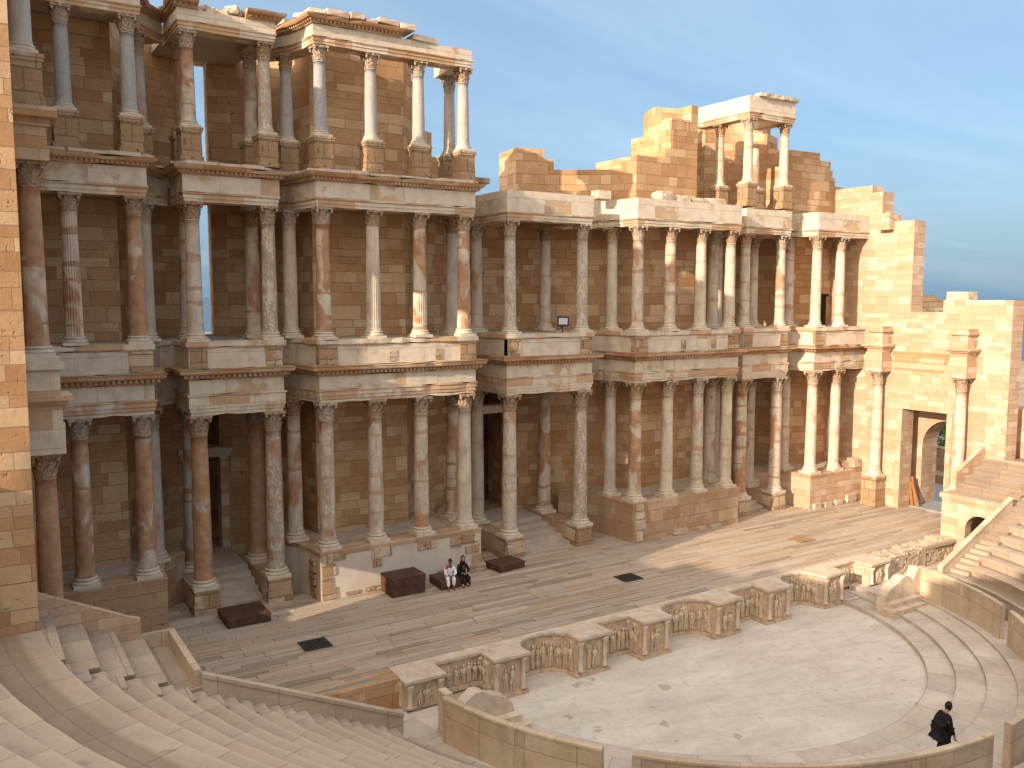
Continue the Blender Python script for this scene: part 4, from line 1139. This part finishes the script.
# side blocks above the entrance passages
def tribunal(s, label):
    root = thing('tribunal', label, 'platform', (s*19.6, -8.7, -.8)); iv = Matrix.Translation((-s*19.6, 8.7, .8))
    def Q(o): o.parent = root; o.matrix_parent_inverse = iv; return o
    def bx(mb, x0, x1, y0, y1, z0, z1): a, b = sorted((s*x0, s*x1)); mb.box(a, b, y0, y1, z0, z1)
    # face with the arched passage mouth
    ac, ar, sp = -9.0, .72, .78
    prof = [(-10.3,-.85), (-10.3,2.0), (-7.05,2.0), (-7.05,-.85), (ac+ar,-.85)]+[(ac+ar*math.cos(t), sp+ar*math.sin(t)) for t in [PI*i/14 for i in range(15)]]+[(ac-ar,-.85)]
    mb = MB(); mb.extrude_x(prof, s*18.0, s*18.5); Q(mb.build('arched_face', M_ashlar_new))
    mb = MB(); bx(mb, 18.5, 21.25, -7.4, -7.05, -.85, 2.0); bx(mb, 18.5, 21.25, -10.3, -9.95, -.85, 2.0); bx(mb, 18.5, 21.25, -9.95, -7.4, 1.75, 2.0); Q(mb.build('side_wall', M_ashlar_new))
    mb = MB(); bx(mb, 17.97, 21.26, -10.32, -7.03, 2.0, 2.1); bx(mb, 17.88, 21.27, -10.34, -6.98, 2.1, 2.33); Q(mb.build('cornice', M_ashlar_new))
    mb = MB()
    for i, x in enumerate((18.84, 19.55, 20.28, 20.98)):
        z = 2.68+.345*i; bx(mb, x, 21.28, -10.37, -7.21, z-.345 if i else 2.33, z-.1); bx(mb, x-.035, 21.29, -10.38, -7.21, z-.1, z)
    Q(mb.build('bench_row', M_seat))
    if s < 0:
        mb = MB(); bx(mb, 18.0, 18.17, -10.25, -7.05, 2.33, 2.76); bx(mb, 18.17, 18.86, -7.2, -7.05, 2.33, 2.76); Q(mb.build('front_parapet', M_balu))
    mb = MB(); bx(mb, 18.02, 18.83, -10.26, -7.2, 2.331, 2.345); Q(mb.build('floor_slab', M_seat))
    mb = MB(); pf = [(18.86,2.33),(18.86,3.22),(19.1,3.3),(21.24,4.34),(21.24,2.33)]
    mb.extrude_y([(s*x, z) for x, z in pf], -7.2, -7.0); Q(mb.build('sloping_parapet', M_ashlar_new))
    mb = MB(); pf = [(12.7,-.85),(12.7,.26),(12.95,.36),(18.0,2.62),(18.0,-.85)]
    mb.extrude_y([(s*x, z) for x, z in pf], -10.45, -10.27)
    pf = [(12.68,.24),(12.68,.34),(12.95,.44),(18.02,2.72),(18.02,2.62),(12.95,.34)]
    mb.extrude_y([(s*x, z) for x, z in pf], -10.48, -10.24); Q(mb.build('stair_parapet', M_balu))
tribunal(-1, 'left entrance block with stone benches and a sloping parapet'); tribunal(1, 'right entrance block with a small arch and a sloping sunlit parapet')
# unseen outer ruin of the left seating, heights shaped to throw the long shade
def outer(name, label, spans, R=38.0, th=1.5):
    mb = MB()
    for (y0, y1, z) in spans:
        a0 = math.asin(-(y0-CY)/R); a1 = math.asin(-(y1-CY)/R); n = 4
        pts = [(-R*math.cos(a0+(a1-a0)*i/n), CY-R*math.sin(a0+(a1-a0)*i/n)) for i in range(n+1)]
        sweep(mb, pts, [(0,-1.5),(th,-1.5),(th,z),(0,z)])
    return tag(mb.build(name, M_ashlar), label, 'wall')
outer('outer_shade_wall', 'unseen ruined outer wall shaped to shade the stage, behind the upper left seats', [(-9.0,-12.42,8.8),(-12.42,-14,14.4),(-14,-17,14.9),(-17,-20,15.5),(-20,-22.3,15.8),(-22.3,-23.5,16.5),(-23.5,-25,17.1),(-25,-36,17.6)])

# ------------------------------------------------------------------ things on the stage
def platform(x, y, w, d, z0, h, rot, label, group):
    root = thing('wooden_platform', label, 'platform', (x, y, z0), rot, group)
    mb = MB(); mb.box(-w/2+.03, w/2-.03, -d/2+.03, d/2-.03, 0, h-.05)
    for k in range(3): 
        for yy in (-d/2+.012,):
            mb.box(-w/2+.02, w/2-.02, yy, yy+.03, .02+k*(h-.07)/3, .01+(k+1)*(h-.07)/3)
    for sx in (-1, 1):
        for k in range(3): mb.box(sx*(w/2-.026)-.018, sx*(w/2-.026)+.018, -d/2+.045, d/2-.02, .02+k*(h-.07)/3, .01+(k+1)*(h-.07)/3)
    mb.build('frame', M_wood, root)
    mb = MB(); n = 7
    for k in range(n): mb.box(-w/2+.0, w/2-.0, -d/2+k*d/n+.006, -d/2+(k+1)*d/n-.006, h-.05, h)
    mb.build('board_top', M_wood, root)
g_ = 'dark wooden platforms along the stage front'
platform(-14.3, -.35, 1.55, 1.5, FZ, .3, .0, 'low dark wooden platform in front of the left porch steps', g_)
platform(-8.1, -.65, 1.45, 1.1, FZ, .36, 0, 'lower platform of the stacked pair by the plastered podium', g_)
platform(-8.08, -.62, 1.47, 1.12, FZ+.365, .36, .01, 'upper platform of the stacked pair by the plastered podium', g_)
platform(-6.08, -.82, 1.35, 1.15, FZ, .34, -.03, 'dark wooden platform with two people sitting on it', g_)
platform(-3.0, -.1, 1.4, 1.1, FZ, .28, .15, 'low dark wooden platform in front of the middle porch steps', g_)
def grate(x, y, w, d, label, mat):
    root = thing('floor_grate', label, 'grate', (x, y, FZ), 0, 'grates set into the stage floor')
    mb = MB(); mb.box(-w/2, w/2, -d/2, d/2, .006, .011); mb.build('pit', M_dark, root)  # flat black plate standing in for the shaded pit below the bars
    mb = MB()
    for a, b, c, e in ((-w/2,w/2,-d/2,-d/2+.05),(-w/2,w/2,d/2-.05,d/2),(-w/2,-w/2+.05,-d/2+.05,d/2-.05),(w/2-.05,w/2,-d/2+.05,d/2-.05)): mb.box(a, b, c, e, .011, .035)
    n = 9
    for k in range(1, n): mb.box(-w/2+k*w/n-.017, -w/2+k*w/n+.017, -d/2+.05, d/2-.05, .011, .03)
    for k in range(1, 5): mb.box(-w/2+.05, w/2-.05, -d/2+k*d/5-.012, -d/2+k*d/5+.012, .011, .024)
    mb.build('bars', mat, root)
grate(-12.95, -4.02, .95, .85, 'black floor grate nearest the left seats', M_metal)
grate(.6, -4.1, .95, .85, 'dark floor grate in the middle of the stage', M_metal)
grate(11.55, -3.95, 1.0, .8, 'sunlit brownish floor grate at the right of the stage', M_rustbar)
# floodlight
fl = thing('floodlight', 'small floodlight on a bracket on the upper porch parapet', 'lamp', (.9, 1.2, 10.2), -.5)
mb = MB(); mb.box(-.03,.03,-.03,.03,0,.3); mb.box(-.14,.14,-.02,.02,.28,.32); mb.mesh([(-.5,-.02,0),(-.45,.02,0),(-.03,.02,.3),(-.03,-.02,.26)], [(0,1,2,3)]); mb.build('bracket', M_iron, fl)
mb = MB(); mb.box(-.24,.24,-.16,.14,.34,.72, tilt=.25); mb.box(-.27,.27,-.2,-.16,.3,.74, tilt=.25); mb.build('housing', M_metal, fl)
mb = MB(); mb.box(-.2,.2,-.215,-.2,.38,.68, tilt=.25); mb.build('lens', M_glass, fl)
# loose stones lying on the ledges
def stone(x, y, z, sx, sy, sz, rot, label, mat=M_rubble, seed=0, grp=None):
    r = random.Random(seed); mb = MB()
    bm = bmesh.new(); bmesh.ops.create_cube(bm, size=2); bmesh.ops.subdivide_edges(bm, edges=bm.edges, cuts=3, use_grid_fill=True)
    for v in bm.verts:
        q = v.co.copy(); q = q.lerp(q.normalized()*1.25, .35); v.co = Vector((q.x*sx, q.y*sy, q.z*sz))*(1+r.uniform(-.09,.09))
    me = D.meshes.new('loose_stone'); bm.normal_update(); bm.to_mesh(me); bm.free(); me.materials.append(mat)
    for pz in me.polygons: pz.use_smooth = False
    o = link('loose_stone', me, None, (x, y, z+sz*.9)); o.rotation_euler = (0,0,rot); tag(o, label, 'stone', grp)
gs = 'loose stones on the upper ledge'
stone(6.5,.75,16.42,.5,.34,.24,.1,'largest loose stone on the upper ledge, leftmost of the four',seed=1,grp=gs)
stone(7.5,.75,16.42,.45,.3,.17,-.1,'second loose stone from the left on the upper ledge',seed=2,grp=gs)
stone(8.7,.75,16.42,.6,.3,.14,.05,'long low loose stone, third from the left on the upper ledge',seed=3,grp=gs)
stone(9.8,.75,16.42,.55,.32,.17,0,'rightmost loose stone on the upper ledge by the top porch pedestal',seed=4,grp=gs)
mb = MB(); mb.box(3.0,3.75,1.35,1.9,16.42,16.8); o = tag(mb.build('stone_block', M_trim_pale), 'squared white stone block on the ledge above the middle apse', 'stone')
mb = MB(); rr = random.Random(40)
for k in range(9): mb.rock(-3.9+rr.uniform(-.35,.5), 1.6+rr.uniform(-.5,.7), 16.5+rr.uniform(0,.35), rr.uniform(.12,.3), rr.uniform(.12,.3), rr.uniform(.08,.18), rr.uniform(0,3), .3, rnd=rr)
tag(mb.build('stone_pile', M_rough), 'heap of broken stones at the end of the left top storey', 'stones')

# ------------------------------------------------------------------ people
def skinned(name, nodes, edges, root, mat, parent=None, extra=None, sub=1):
    me = D.meshes.new(name); names = list(nodes)
    me.from_pydata([nodes[k][0] for k in names], [(names.index(a), names.index(b)) for a, b in edges], [])
    o = D.objects.new(name, me); COL.objects.link(o)
    sk = o.modifiers.new('Skin', 'SKIN'); sk.use_smooth_shade = True
    if not me.skin_vertices: me.skin_vertices.new() if hasattr(me.skin_vertices, 'new') else None
    for i, k in enumerate(names):
        r = nodes[k][1]; r = r if isinstance(r, tuple) else (r, r)
        me.skin_vertices[0].data[i].radius = r; me.skin_vertices[0].data[i].use_root = (k == root)
    ss = o.modifiers.new('Sub', 'SUBSURF'); ss.levels = sub; ss.render_levels = sub
    dg = bpy.context.evaluated_depsgraph_get(); dg.update()
    m2 = D.meshes.new_from_object(o.evaluated_get(dg)); D.objects.remove(o); m2.name = name
    bm = bmesh.new(); bm.from_mesh(m2)
    if extra:
        for c, s_ in extra:
            r = bmesh.ops.create_uvsphere(bm, u_segments=10, v_segments=8, radius=1)
            for v in r['verts']: v.co = Vector((v.co.x*s_[0]+c[0], v.co.y*s_[1]+c[1], v.co.z*s_[2]+c[2]))
    for f in bm.faces: f.smooth = True
    bm.to_mesh(m2); bm.free(); m2.materials.clear(); m2.materials.append(mat)
    return link(name, m2, parent)
def hand(nodes, edges, wrist, d, up, side, tag_):
    """palm and five curled fingers leaving wrist along d; side = thumb side"""
    w = Vector(nodes[wrist][0]); d = Vector(d).normalized(); up = Vector(up).normalized(); s = Vector(side).normalized()
    nodes[tag_+'palm'] = (tuple(w+d*.075), (.034,.018)); edges.append((wrist, tag_+'palm'))
    for i, (o, l) in enumerate(((-.03,.055),(-.01,.072),(.011,.078),(.031,.07))):
        a = w+d*.1+s*o; b = a+d*l*.55-up*.012; c = b+d*l*.4-up*.035
        for n_, q, r in (('a', a, .010), ('b', b, .0095), ('c', c, .008)): nodes[f'{tag_}f{i}{n_}'] = (tuple(q), r)
        edges += [(tag_+'palm', f'{tag_}f{i}a'), (f'{tag_}f{i}a', f'{tag_}f{i}b'), (f'{tag_}f{i}b', f'{tag_}f{i}c')]
    a = w+d*.035+s*.045; b = a+d*.035+s*.018
    nodes[tag_+'t1'] = (tuple(a), .011); nodes[tag_+'t2'] = (tuple(b), .009); edges += [(wrist, tag_+'t1'), (tag_+'t1', tag_+'t2')]
def face_bits(h, fwd, rt, up):
    """nose, eyes, brow, chin and ears round head centre h"""
    h = Vector(h); f = Vector(fwd).normalized(); r = Vector(rt).normalized(); u = Vector(up).normalized()
    b = [(h, (.078,.092,.115))]
    b.append((h+f*.098-u*.01, (.014,.02,.022)))
    for s in (-1, 1):
        b.append((h+f*.08+r*s*.032+u*.012, (.014,.012,.011))); b.append((h+r*s*.08-u*.005, (.012,.022,.032)))
    b.append((h+f*.085-u*.055, (.026,.012,.01))); b.append((h+f*.07-u*.09, (.03,.024,.024)))
    return [(tuple(c), s_) for c, s_ in b]

def cap_mesh(name, h, fwd, size, mat, parent, cut, zcut):
    """ellipsoid shell round the head, open at the face"""
    h = Vector(h); f = Vector(fwd).normalized(); bm = bmesh.new()
    bmesh.ops.create_uvsphere(bm, u_segments=16, v_segments=12, radius=1)
    kill = [v for v in bm.verts if v.co.dot(f) > cut and v.co.z < max(zcut, .55 if zcut < -1 else zcut)]
    bmesh.ops.delete(bm, geom=kill, context='VERTS')
    for v in bm.verts: v.co = Vector((v.co.x*size[0], v.co.y*size[1], v.co.z*size[2]))+h-f*.012+Vector((0,0,.012))
    for q in bm.faces: q.smooth = True
    me = D.meshes.new(name); bm.to_mesh(me); bm.free(); me.materials.append(mat)
    return link(name, me, parent)
def seated(x, y, rot, skin, label, robe, top_mat, leg_mat, shoe, lean, female, seat_h=.34):
    root = thing('person', label, 'person', (x, y, FZ), rot); root.scale = (.93,.93,.88)
    # facing -Y, hips on the platform top
    hz = seat_h+.1
    N_ = {'pel': ((0,0,hz),(.15,.12)), 'belly': ((0,-.02-lean*.3,hz+.2),(.14,.11)), 'chest': ((0,-.05-lean,hz+.42),(.165,.115)), 'neckb': ((0,-.06-lean*1.2,hz+.55),(.07,.06)), 'neck': ((0,-.08-lean*1.25,hz+.62),(.052,.052)), 'head': ((0,-.1-lean*1.3,hz+.75),(.075,.085))}
    E_ = [('pel','belly'),('belly','chest'),('chest','neckb'),('neckb','neck'),('neck','head')]
    for s, q in ((-1,'l'),(1,'r')):
        N_[q+'sh'] = ((s*.17,-.05-lean,hz+.47),.06); N_[q+'el'] = ((s*.24,-.2-lean,hz+.22),.045); N_[q+'wr'] = ((s*.08,-.42,hz+.16),.03)
        E_ += [('chest',q+'sh'),(q+'sh',q+'el'),(q+'el',q+'wr')]
        hand(N_, E_, q+'wr', (-s*.75,-.55,-.15), (0,0,1), (0,-.5,.5), q)
        N_[q+'hip'] = ((s*.1,-.03,hz-.01),.09); N_[q+'kn'] = ((s*.13,-.46,hz+.03),.062); N_[q+'an'] = ((s*.12,-.5+.06*s,.08),.042); N_[q+'to'] = ((s*.14,-.68+.06*s,.035),(.04,.03))
        E_ += [('pel',q+'hip'),(q+'hip',q+'kn'),(q+'kn',q+'an'),(q+'an',q+'to')]
    hc = N_['head'][0]; hc = (hc[0],hc[1],hc[2]+.02)
    skinned('body', N_, E_, 'pel', skin, root, face_bits(hc, (0,-1,-.1), (1,0,0), (0,0,1)))
    # clothes: slightly larger shells that follow the body
    C1 = {k: (N_[k][0], tuple(a*1.38 for a in (N_[k][1] if isinstance(N_[k][1], tuple) else (N_[k][1],)*2))) for k in ('pel','belly','chest','neckb','lsh','lel','rsh','rel')}
    for q in 'lr':
        a, b = Vector(N_[q+'el'][0]), Vector(N_[q+'wr'][0]); C1[q+'cu'] = (tuple(a.lerp(b,.86)), (.045,.045))
    skinned('tunic', C1, [('pel','belly'),('belly','chest'),('chest','neckb'),('chest','lsh'),('lsh','lel'),('lel','lcu'),('chest','rsh'),('rsh','rel'),('rel','rcu')], 'pel', top_mat, root)
    C2 = {'pel': (N_['pel'][0], (.175,.14))}; E2 = []
    for q in 'lr':
        for k, f in (('hip',1.35),('kn',1.5)):
            r = N_[q+k][1]; C2[q+k] = (N_[q+k][0], (r*f, r*f))
        a, b = Vector(N_[q+'kn'][0]), Vector(N_[q+'an'][0]); C2[q+'hem'] = (tuple(a.lerp(b,.9)), (.075,.075))
        E2 += [('pel',q+'hip'),(q+'hip',q+'kn'),(q+'kn',q+'hem')]
    skinned('trousers' if not female else 'skirt', C2, E2, 'pel', leg_mat, root)
    for q in 'lr':
        a, t = Vector(N_[q+'an'][0]), Vector(N_[q+'to'][0])
        skinned('shoe', {'h': (tuple(a+Vector((0,.03,-.04))),(.045,.04)), 'm': (tuple(a.lerp(t,.5)+Vector((0,0,-.02))),(.05,.042)), 't': (tuple(t+Vector((0,-.03,0))),(.045,.034))}, [('h','m'),('m','t')], 'h', shoe, root)
    h = Vector(hc)
    if female:
        cap_mesh('headscarf', h, (0,-1,-.1), (.104,.118,.14), M_black, root, .55, -9)
        skinned('shawl', {'n': (tuple(h+Vector((0,.03,-.11))),(.085,.085)), 's': (tuple(h+Vector((0,.05,-.24))),(.15,.11)), 'b': (tuple(h+Vector((0,.08,-.42))),(.16,.1))}, [('n','s'),('s','b')], 's', M_black, root)
        skinned('blouse', {'a': (tuple(Vector(N_['chest'][0])+Vector((.02,-.1,.06))),(.05,.03)), 'b': (tuple(Vector(N_['belly'][0])+Vector((.03,-.12,.0))),(.07,.035))}, [('a','b')], 'a', M_rust, root)
    else:
        cap_mesh('hair', h, (0,-1,-.1), (.092,.106,.128), M_hair, root, .2, .25)
        skinned('scarf', {'a': (tuple(Vector(N_['neckb'][0])+Vector((-.08,.0,.02))),(.06,.06)), 'b': (tuple(Vector(N_['chest'][0])+Vector((-.17,-.04,.06))),(.075,.07)), 'c': (tuple(Vector(N_['chest'][0])+Vector((-.2,-.05,-.1))),(.06,.06))}, [('a','b'),('b','c')], 'b', M_red, root)
    return root
seated(-6.2, -1.0, -.35, M_skin, 'seated person in a white tunic with a red shoulder scarf on the platform', 1, M_white, M_white, M_shoe, .12, False)
seated(-5.62, -.98, -.2, M_skin2, 'seated person in black with a black headscarf beside the white tunic', 1, M_black, M_black, M_black, .06, True)

# man in a dark suit walking behind the low wall
wk = thing('person', 'person in a black suit walking with head bowed behind the low orchestra wall', 'person', (-.5, -18.66, -.88), math.radians(-20))
# local frame: walks along +X (rotated below), Z up
N_ = {'pel': ((0,0,.93),(.12,.15)), 'belly': ((.03,0,1.12),(.115,.14)), 'chest': ((.07,0,1.34),(.125,.17)), 'neckb': ((.1,0,1.47),(.065,.07)), 'neck': ((.13,0,1.53),(.05,.052)), 'head': ((.19,0,1.63),(.085,.072))}
E_ = [('pel','belly'),('belly','chest'),('chest','neckb'),('neckb','neck'),('neck','head')]
for s, q, sw in ((1,'l',.16),(-1,'r',-.2)):
    N_[q+'sh'] = ((.06,s*.18,1.4),.06); N_[q+'el'] = ((.02-sw*.4,s*.24,1.13),.046); N_[q+'wr'] = ((.12-sw*.6,s*.2,.9),.031)
    E_ += [('chest',q+'sh'),(q+'sh',q+'el'),(q+'el',q+'wr')]
    hand(N_, E_, q+'wr', (.25,-s*.05,-.95), (-1,0,0), (1,0,0), q)
    N_[q+'hip'] = ((0,s*.095,.9),.09); N_[q+'kn'] = ((.1+sw,s*.1,.5),.064); N_[q+'an'] = ((.0+sw*2.1,s*.1,.09),.043); N_[q+'to'] = ((.16+sw*2.0,s*.11,.035),(.035,.04))
    E_ += [('pel',q+'hip'),(q+'hip',q+'kn'),(q+'kn',q+'an'),(q+'an',q+'to')]
skinned('body', N_, E_, 'pel', M_skin2, wk, face_bits((.2,0,1.645), (1,0,-.45), (0,1,0), (.4,0,1)))
f = 1.3
C1 = {k: (N_[k][0], tuple(a*1.5 for a in (N_[k][1] if isinstance(N_[k][1], tuple) else (N_[k][1],)*2))) for k in ('belly','chest','lsh','lel','rsh','rel')}
C1['hem'] = ((-.05,0,.77),(.165,.205)); C1['pel'] = ((-.01,0,.95),(.19,.235)); C1['col'] = ((.1,0,1.5),(.1,.11))
for q in 'lr': C1[q+'cu'] = (tuple(Vector(N_[q+'el'][0]).lerp(Vector(N_[q+'wr'][0]),.9)), (.062,.062))
skinned('jacket', C1, [('pel','hem'),('pel','belly'),('belly','chest'),('chest','col'),('chest','lsh'),('lsh','lel'),('lel','lcu'),('chest','rsh'),('rsh','rel'),('rel','rcu')], 'pel', M_black, wk)
C2 = {'pel': (N_['pel'][0], (.17,.21))}; E2 = []
for q in 'lr':
    for k, ff in (('hip',1.4),('kn',1.55)): r = N_[q+k][1]; C2[q+k] = (N_[q+k][0], (r*ff,r*ff))
    C2[q+'hem'] = (tuple(Vector(N_[q+'kn'][0]).lerp(Vector(N_[q+'an'][0]),.95)), (.085,.085)); E2 += [('pel',q+'hip'),(q+'hip',q+'kn'),(q+'kn',q+'hem')]
skinned('trousers', C2, E2, 'pel', M_black, wk)
for q in 'lr':
    a, t = Vector(N_[q+'an'][0]), Vector(N_[q+'to'][0])
    skinned('shoe', {'h': (tuple(a+Vector((-.03,0,-.045))),(.045,.045)), 't': (tuple(t+Vector((.04,0,0))),(.038,.045))}, [('h','t')], 'h', M_hair, wk)
skinned('shirt_collar', {'a': ((.11,.0,1.475),(.075,.078)), 'b': ((.125,0,1.505),(.06,.063))}, [('a','b')], 'a', M_shirt, wk)
cap_mesh('hair', (.2,0,1.645), (1,0,-.45), (.106,.094,.13), M_hair, wk, .35, .3)

# ------------------------------------------------------------------ ground, sea and what is seen beyond
mb = MB()
xs = [-3000,-200,-60,-30,-15,0,15,30,60,200,3000]; ys = [-600,-120,-60,-30,-15,0,12,30,60,110]
for i in range(len(xs)-1):
    for j in range(len(ys)-1):
        zf = lambda y: -1.6 if y < 60 else -1.6-(y-60)*.1
        mb.face([(xs[i],ys[j],zf(ys[j])),(xs[i+1],ys[j],zf(ys[j])),(xs[i+1],ys[j+1],zf(ys[j+1])),(xs[i],ys[j+1],zf(ys[j+1]))])
struct(mb.build('ground', M_ground))
mb = MB(); mb.face([(-30000,95,-5.5),(30000,95,-5.5),(30000,40000,-5.5),(-30000,40000,-5.5)]); struct(mb.build('sea', M_sea))
mb = MB(); mb.box(24.4, 60, -6.5, 22, -1.59, -.9); mb.box(22.3, 24.6, -8.1, 2.7, -.5, .2); struct(mb.build('path', M_road))
mb = MB(); mb.box(-60,-24.3,-8.5,12,-1.59,-.1); struct(mb.build('path', M_ground))
mb = MB(); mb.rock(34.5, 3.6, .35, .3, 4.0, 1.3, -.1, .06); tag(mb.build('boundary_wall', M_rough), 'low grey wall seen through the arch at the right', 'wall')
mb = MB(); mb.box(71, 75.6, 29, 31, -3, 11.7); mb.rock(72.6,30,11.9,1.5,1,.3); tag(mb.build('ruin_wall', M_rough), 'distant dark ruined wall seen over the gap in the right wall', 'wall')
tr = thing('tree', 'green leafy tree seen through the arch at the right', 'tree', (41, 6.6, -.9))
mb = MB(); mb.lathe([(.22,0),(.16,1.0),(.1,2.2),(.05,3.4)], 8)
for k in range(7):
    a = k*2.4; z0 = 1.2+.25*k; dx, dy = math.cos(a), math.sin(a)
    mb.mesh([(0,-.05,z0),(0,.05,z0),(dx*1.1,dy*1.1+.02,z0+.9),(dx*1.1,dy*1.1-.02,z0+.9)], [(0,1,2,3)])
mb.build('trunk', M_bark, tr)
mb = MB(); rr = random.Random(77)
cl = [(Vector((rr.gauss(0,.8), rr.gauss(0,.8), 2.7+rr.gauss(0,.6))), rr.uniform(.35,.7)) for _ in range(26)]
for c, R in cl:
    for _ in range(70):
        d = Vector((rr.gauss(0,1), rr.gauss(0,1), rr.gauss(0,1))).normalized()*R*rr.uniform(.5,1); q = c+d
        a = Vector((rr.uniform(-1,1), rr.uniform(-1,1), rr.uniform(-1,1))).normalized()*.11; b = a.cross(Vector((rr.uniform(-1,1), rr.uniform(-1,1), .3))).normalized()*.06
        mb.face([q-a, q+b, q+a, q-b])
mb.build('crown', M_leaf, tr, recalc=False)

# ------------------------------------------------------------------ camera
cam = D.cameras.new('camera'); co = D.objects.new('camera', cam); COL.objects.link(co)
ya, pi_, ro = math.radians(32.1828), math.radians(5.6081), math.radians(.11234)
F = Vector((math.sin(ya)*math.cos(pi_), math.cos(ya)*math.cos(pi_), -math.sin(pi_)))
R = Vector((math.cos(ya), -math.sin(ya), 0)); U = R.cross(F)
R2 = R*math.cos(ro)+U*math.sin(ro); U2 = -R*math.sin(ro)+U*math.cos(ro)
m = Matrix((R2, U2, -F)).transposed().to_4x4(); m.translation = Vector((-22.6395, -31.8605, 11.8071))
co.matrix_world = m
cam.sensor_fit = 'HORIZONTAL'; cam.sensor_width = 36; cam.lens = 881.834*36/1024
cam.clip_start = .1; cam.clip_end = 60000
SC.camera = co

# ------------------------------------------------------------------ light
SUN = Vector((1, .25, -.355)).normalized()      # the way the light travels
sl = D.lights.new('sun', 'SUN'); so = D.objects.new('sun', sl); COL.objects.link(so)
sl.energy = 3.6; sl.angle = math.radians(.53); sl.color = (1, .82, .62)
so.rotation_euler = SUN.to_track_quat('-Z', 'Y').to_euler(); so.location = (-40, -20, 40)
w = D.worlds.new('World'); SC.world = w; w.use_nodes = True
nt = w.node_tree; nt.nodes.clear(); N = NT(nt)
out = N.n('ShaderNodeOutputWorld'); bg = N.n('ShaderNodeBackground'); sky = N.n('ShaderNodeTexSky', sky_type='NISHITA')
sky.sun_disc = False; sky.sun_elevation = math.asin(-SUN.z)
sd = -SUN; sky.sun_rotation = math.atan2(sd.x, sd.y)
sky.air_density = 1.0; sky.dust_density = .6; sky.ozone_density = 1.6; sky.altitude = 10
# thin high cloud: brightens the sky in long wisps
tc = N.n('ShaderNodeTexCoord').outputs['Generated']
sp = N.n('ShaderNodeSeparateXYZ'); N.l(tc, sp.inputs[0])
den = N.math('ADD', N.math('MAXIMUM', sp.outputs[2], 0.0), .12)
cx = N.n('ShaderNodeCombineXYZ'); N.l(N.math('DIVIDE', sp.outputs[0], den), cx.inputs[0]); N.l(N.math('DIVIDE', sp.outputs[1], den), cx.inputs[1])
cn = N.noise(N.mapping(cx.outputs[0], (.5,1.5,1), rot=(0,0,.5)), .75, 7, .62, .8)
dot = N.n('ShaderNodeVectorMath', operation='DOT_PRODUCT'); N.l(tc, dot.inputs[0]); dot.inputs[1].default_value = tuple(-SUN)
ph = N.math('POWER', N.math('MAXIMUM', N.math('MULTIPLY_ADD', dot.outputs['Value'], .62, .38), 0.0), 3.0)   # veil is brighter towards the sun
veil = N.mix(N.math('MULTIPLY', N.ramp(cn, [(.4, 0.0), (.68, 1.0)]), N.ramp(sp.outputs[2], [(.0, .55), (.2, .8)])), (.5,1.15,1.95), (1.15,1.75,2.45))
glow = N.mix(ph, (0.0,0.0,0.0), (15.5,11.4,7.3))
zen = N.math('MULTIPLY', N.math('POWER', N.math('MAXIMUM', sp.outputs[2], 0.0), 1.5), 1.0)
veil = N.mix(1.0, veil, N.mix(zen, (0.0,0.0,0.0), (3.6,3.4,3.0)), 'ADD')          # thin overcast overhead
veil = N.mix(1.0, veil, glow, 'ADD')
hz = N.ramp(sp.outputs[2], [(0.0, .93), (.16, .74)])
col = N.mix(hz, sky.outputs[0], veil)
N.l(col, bg.inputs[0]); bg.inputs[1].default_value = .13
N.l(bg.outputs[0], out.inputs[0])
vs = SC.view_settings; SC.display_settings.display_device = 'sRGB'
vs.view_transform = 'Standard'; vs.look = 'None'; vs.exposure = 1.02; vs.gamma = 1; vs.use_curve_mapping = False
SC.cycles.max_bounces = 6; SC.cycles.diffuse_bounces = 4; SC.cycles.use_denoising = True
